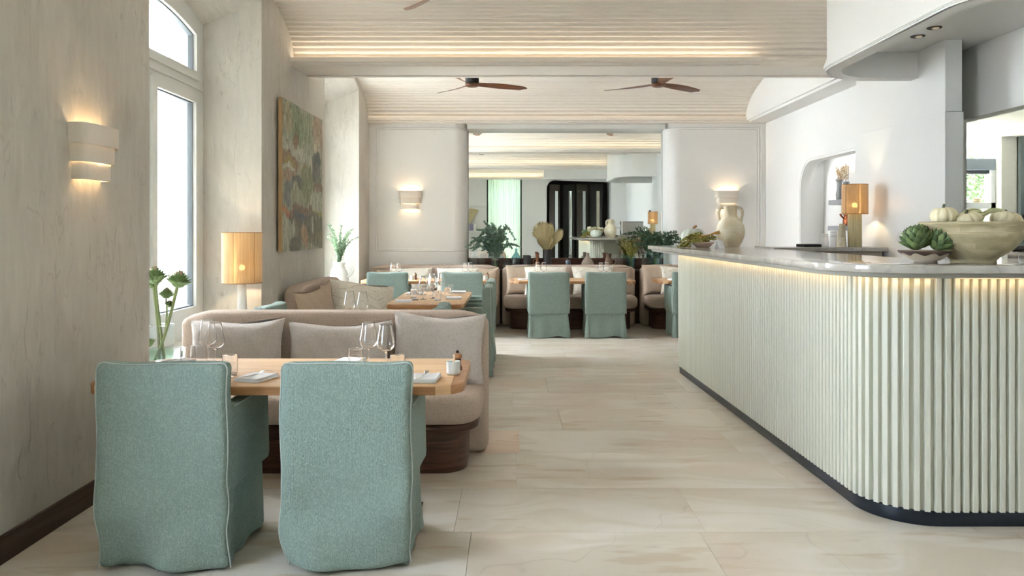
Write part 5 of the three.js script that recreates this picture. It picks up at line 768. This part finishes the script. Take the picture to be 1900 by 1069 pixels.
  [[2.215, 3.56, 'left'], [2.285, 3.40, 'right']].forEach(p => { const c = V(`small clear cup upside down before the coffee machine, ${p[2]} one`, 'glass_cup', 'cup', p[0], p[1], CT); mesh('cup', lathe([[0.0001, 0.055], [0.022, 0.055], [0.03, 0.03], [0.032, 0]], 20), M.glass, c); mesh('rim', (() => { const g = new THREE.TorusGeometry(0.032, 0.0014, 5, 24); g.rotateX(PI / 2); g.translate(0, 0.0015, 0); return g; })(), wineSolid, c); });
}
// back counter and niche shelves
{
  const BC = 1.165, names = ['shortest stack of white paper cups, leftmost on the back counter', 'stack of white paper cups second from the left on the back counter', 'stack of cream paper cups left of the tallest stack', 'tallest stack of cream paper cups beside the amber lamp'];
  [[2.655, 6.5, 0.115], [2.695, 6.42, 0.14], [2.735, 6.36, 0.145], [2.79, 6.47, 0.205]].forEach(([x, Z, h], i) => { const t = thing('paper_cups', names[i], 'cup stack', x, BC, Z); mesh('bottom_cup', lathe([[0.036, 0], [0.037, 0.003], [0.029, 0.085], [0.0001, 0.085]], 24), i < 2 ? M.napkin : M.jug, t); for (let k = 0; 0.085 + k * 0.012 < h; k++) mesh('cup', lathe([[0.0355 - 0.006 - k * 0.0006, 0.073 + k * 0.012], [0.0365 - 0.006 - k * 0.0006, 0.076 + k * 0.012], [0.029 - k * 0.0006, 0.085 + k * 0.012], [0.0001, 0.085 + k * 0.012]], 24), i < 2 ? M.napkin : M.jug, t); });
  let t = thing('tray', 'dark tray on the back counter left of the paper cups', 'tray', 2.52, BC, 6.5); mesh('tray_body', extrudePlan(roundRect(0.15, 0.22, 0.03), 0, 0.02, 0.004), M.matBlack, t);
  for (const [y, a, b, lab] of [[1.60, 7.0, 9.0, 'upper grey shelf in the arched niche behind the bar'], [1.30, 7.0, 9.02, 'lower grey shelf in the arched niche behind the bar']]) { const s = thing('niche_shelf', lab, 'shelf', 3.72, y, 0); mesh('board', box(0, 0.145, 0, 0.055, a, b, 0.004), S({ color: rgb(150, 152, 154), roughness: 0.6 }), s); }
  t = thing('glass_vase', 'smoky waisted glass vase on the upper niche shelf', 'vase', 3.79, 1.655, 8.86); mesh('glass', lathe(spline([[0.0001, 0], [0.03, 0.001], [0.04, 0.06], [0.03, 0.12], [0.03, 0.2], [0.048, 0.24]], 22), 24), Ph({ color: rgb(170, 172, 172), transmission: 0.8, thickness: 0, roughness: 0.02, side: THREE.DoubleSide }), t);
  t = thing('pampas_vase', 'grey glass vase of dried pampas plumes on the upper niche shelf', 'vase', 3.80, 1.655, 8.70); mesh('glass', cyl(0.036, 0.2), Ph({ color: rgb(160, 166, 168), transmission: 0.8, thickness: 0, roughness: 0.02, side: THREE.DoubleSide }), t);
  const r = rng(77), L = []; for (let s = 0; s < 5; s++) { const tx = lerp(-0.10, 0.06, s / 4), H = 0.32 + 0.1 * r(); mesh('stalk', tube([[0, 0.02, 0], [tx * 0.15, 0.2, tx * 0.5], [tx * 0.3 - 0.02, H, tx]], 0.002, 8, 5), M.stemBrown, t); for (let i = 0; i < 120; i++) { const u = r(), g = leafGeo(0.035, 0.005); g.rotateX(-0.9 + 0.6 * r()); g.rotateY(r() * 6.28); g.translate(tx * 0.3 - 0.03, lerp(0.22, H, u), tx * (0.55 + 0.5 * u)); L.push(g); } } const f = mesh('plumes', join(L), M.pampas, t); f.userData.kind = 'stuff';
  t = thing('copper_pot', 'small copper pot on the lower niche shelf behind the lamp', 'pot', 3.79, 1.355, 8.62); mesh('body', lathe(spline([[0.0001, 0], [0.05, 0.002], [0.062, 0.05], [0.05, 0.1], [0.058, 0.125]], 20), 24), S({ color: rgb(168, 92, 54), roughness: 0.35, metalness: 0.6 }), t); mesh('spout', tube([[-0.05, 0.08, 0], [-0.08, 0.11, 0], [-0.095, 0.13, 0]], 0.01, 8, 7), S({ color: rgb(168, 92, 54), roughness: 0.35, metalness: 0.6 }), t);
  // downlights in the soffit
  [[2.815, 5.31, 'nearer the curved end'], [2.81, 5.09, 'farther from the curved end']].forEach(p => { const d = thing('downlight', `dark recessed downlight in the bar soffit, ${p[2]}`, 'downlight', p[0], 2.65, p[1]); mesh('trim_ring', (() => { const g = new THREE.TorusGeometry(0.042, 0.005, 8, 28); g.rotateX(PI / 2); return g; })(), M.black, d); mesh('reflector', lathe([[0.041, -0.001], [0.0001, -0.001]], 28), S({ color: rgb(58, 40, 30), roughness: 0.3, metalness: 0.8, side: THREE.DoubleSide }), d); mesh('lens', (() => { const g = new THREE.CylinderGeometry(0.02, 0.022, 0.006, 18); g.translate(0.008, -0.004, 0); return g; })(), S({ color: rgb(220, 205, 180), roughness: 0.3, emissive: LAMP_WARM, emissiveIntensity: 0.025 }), d); });
}

renderer.render(scene, camera);
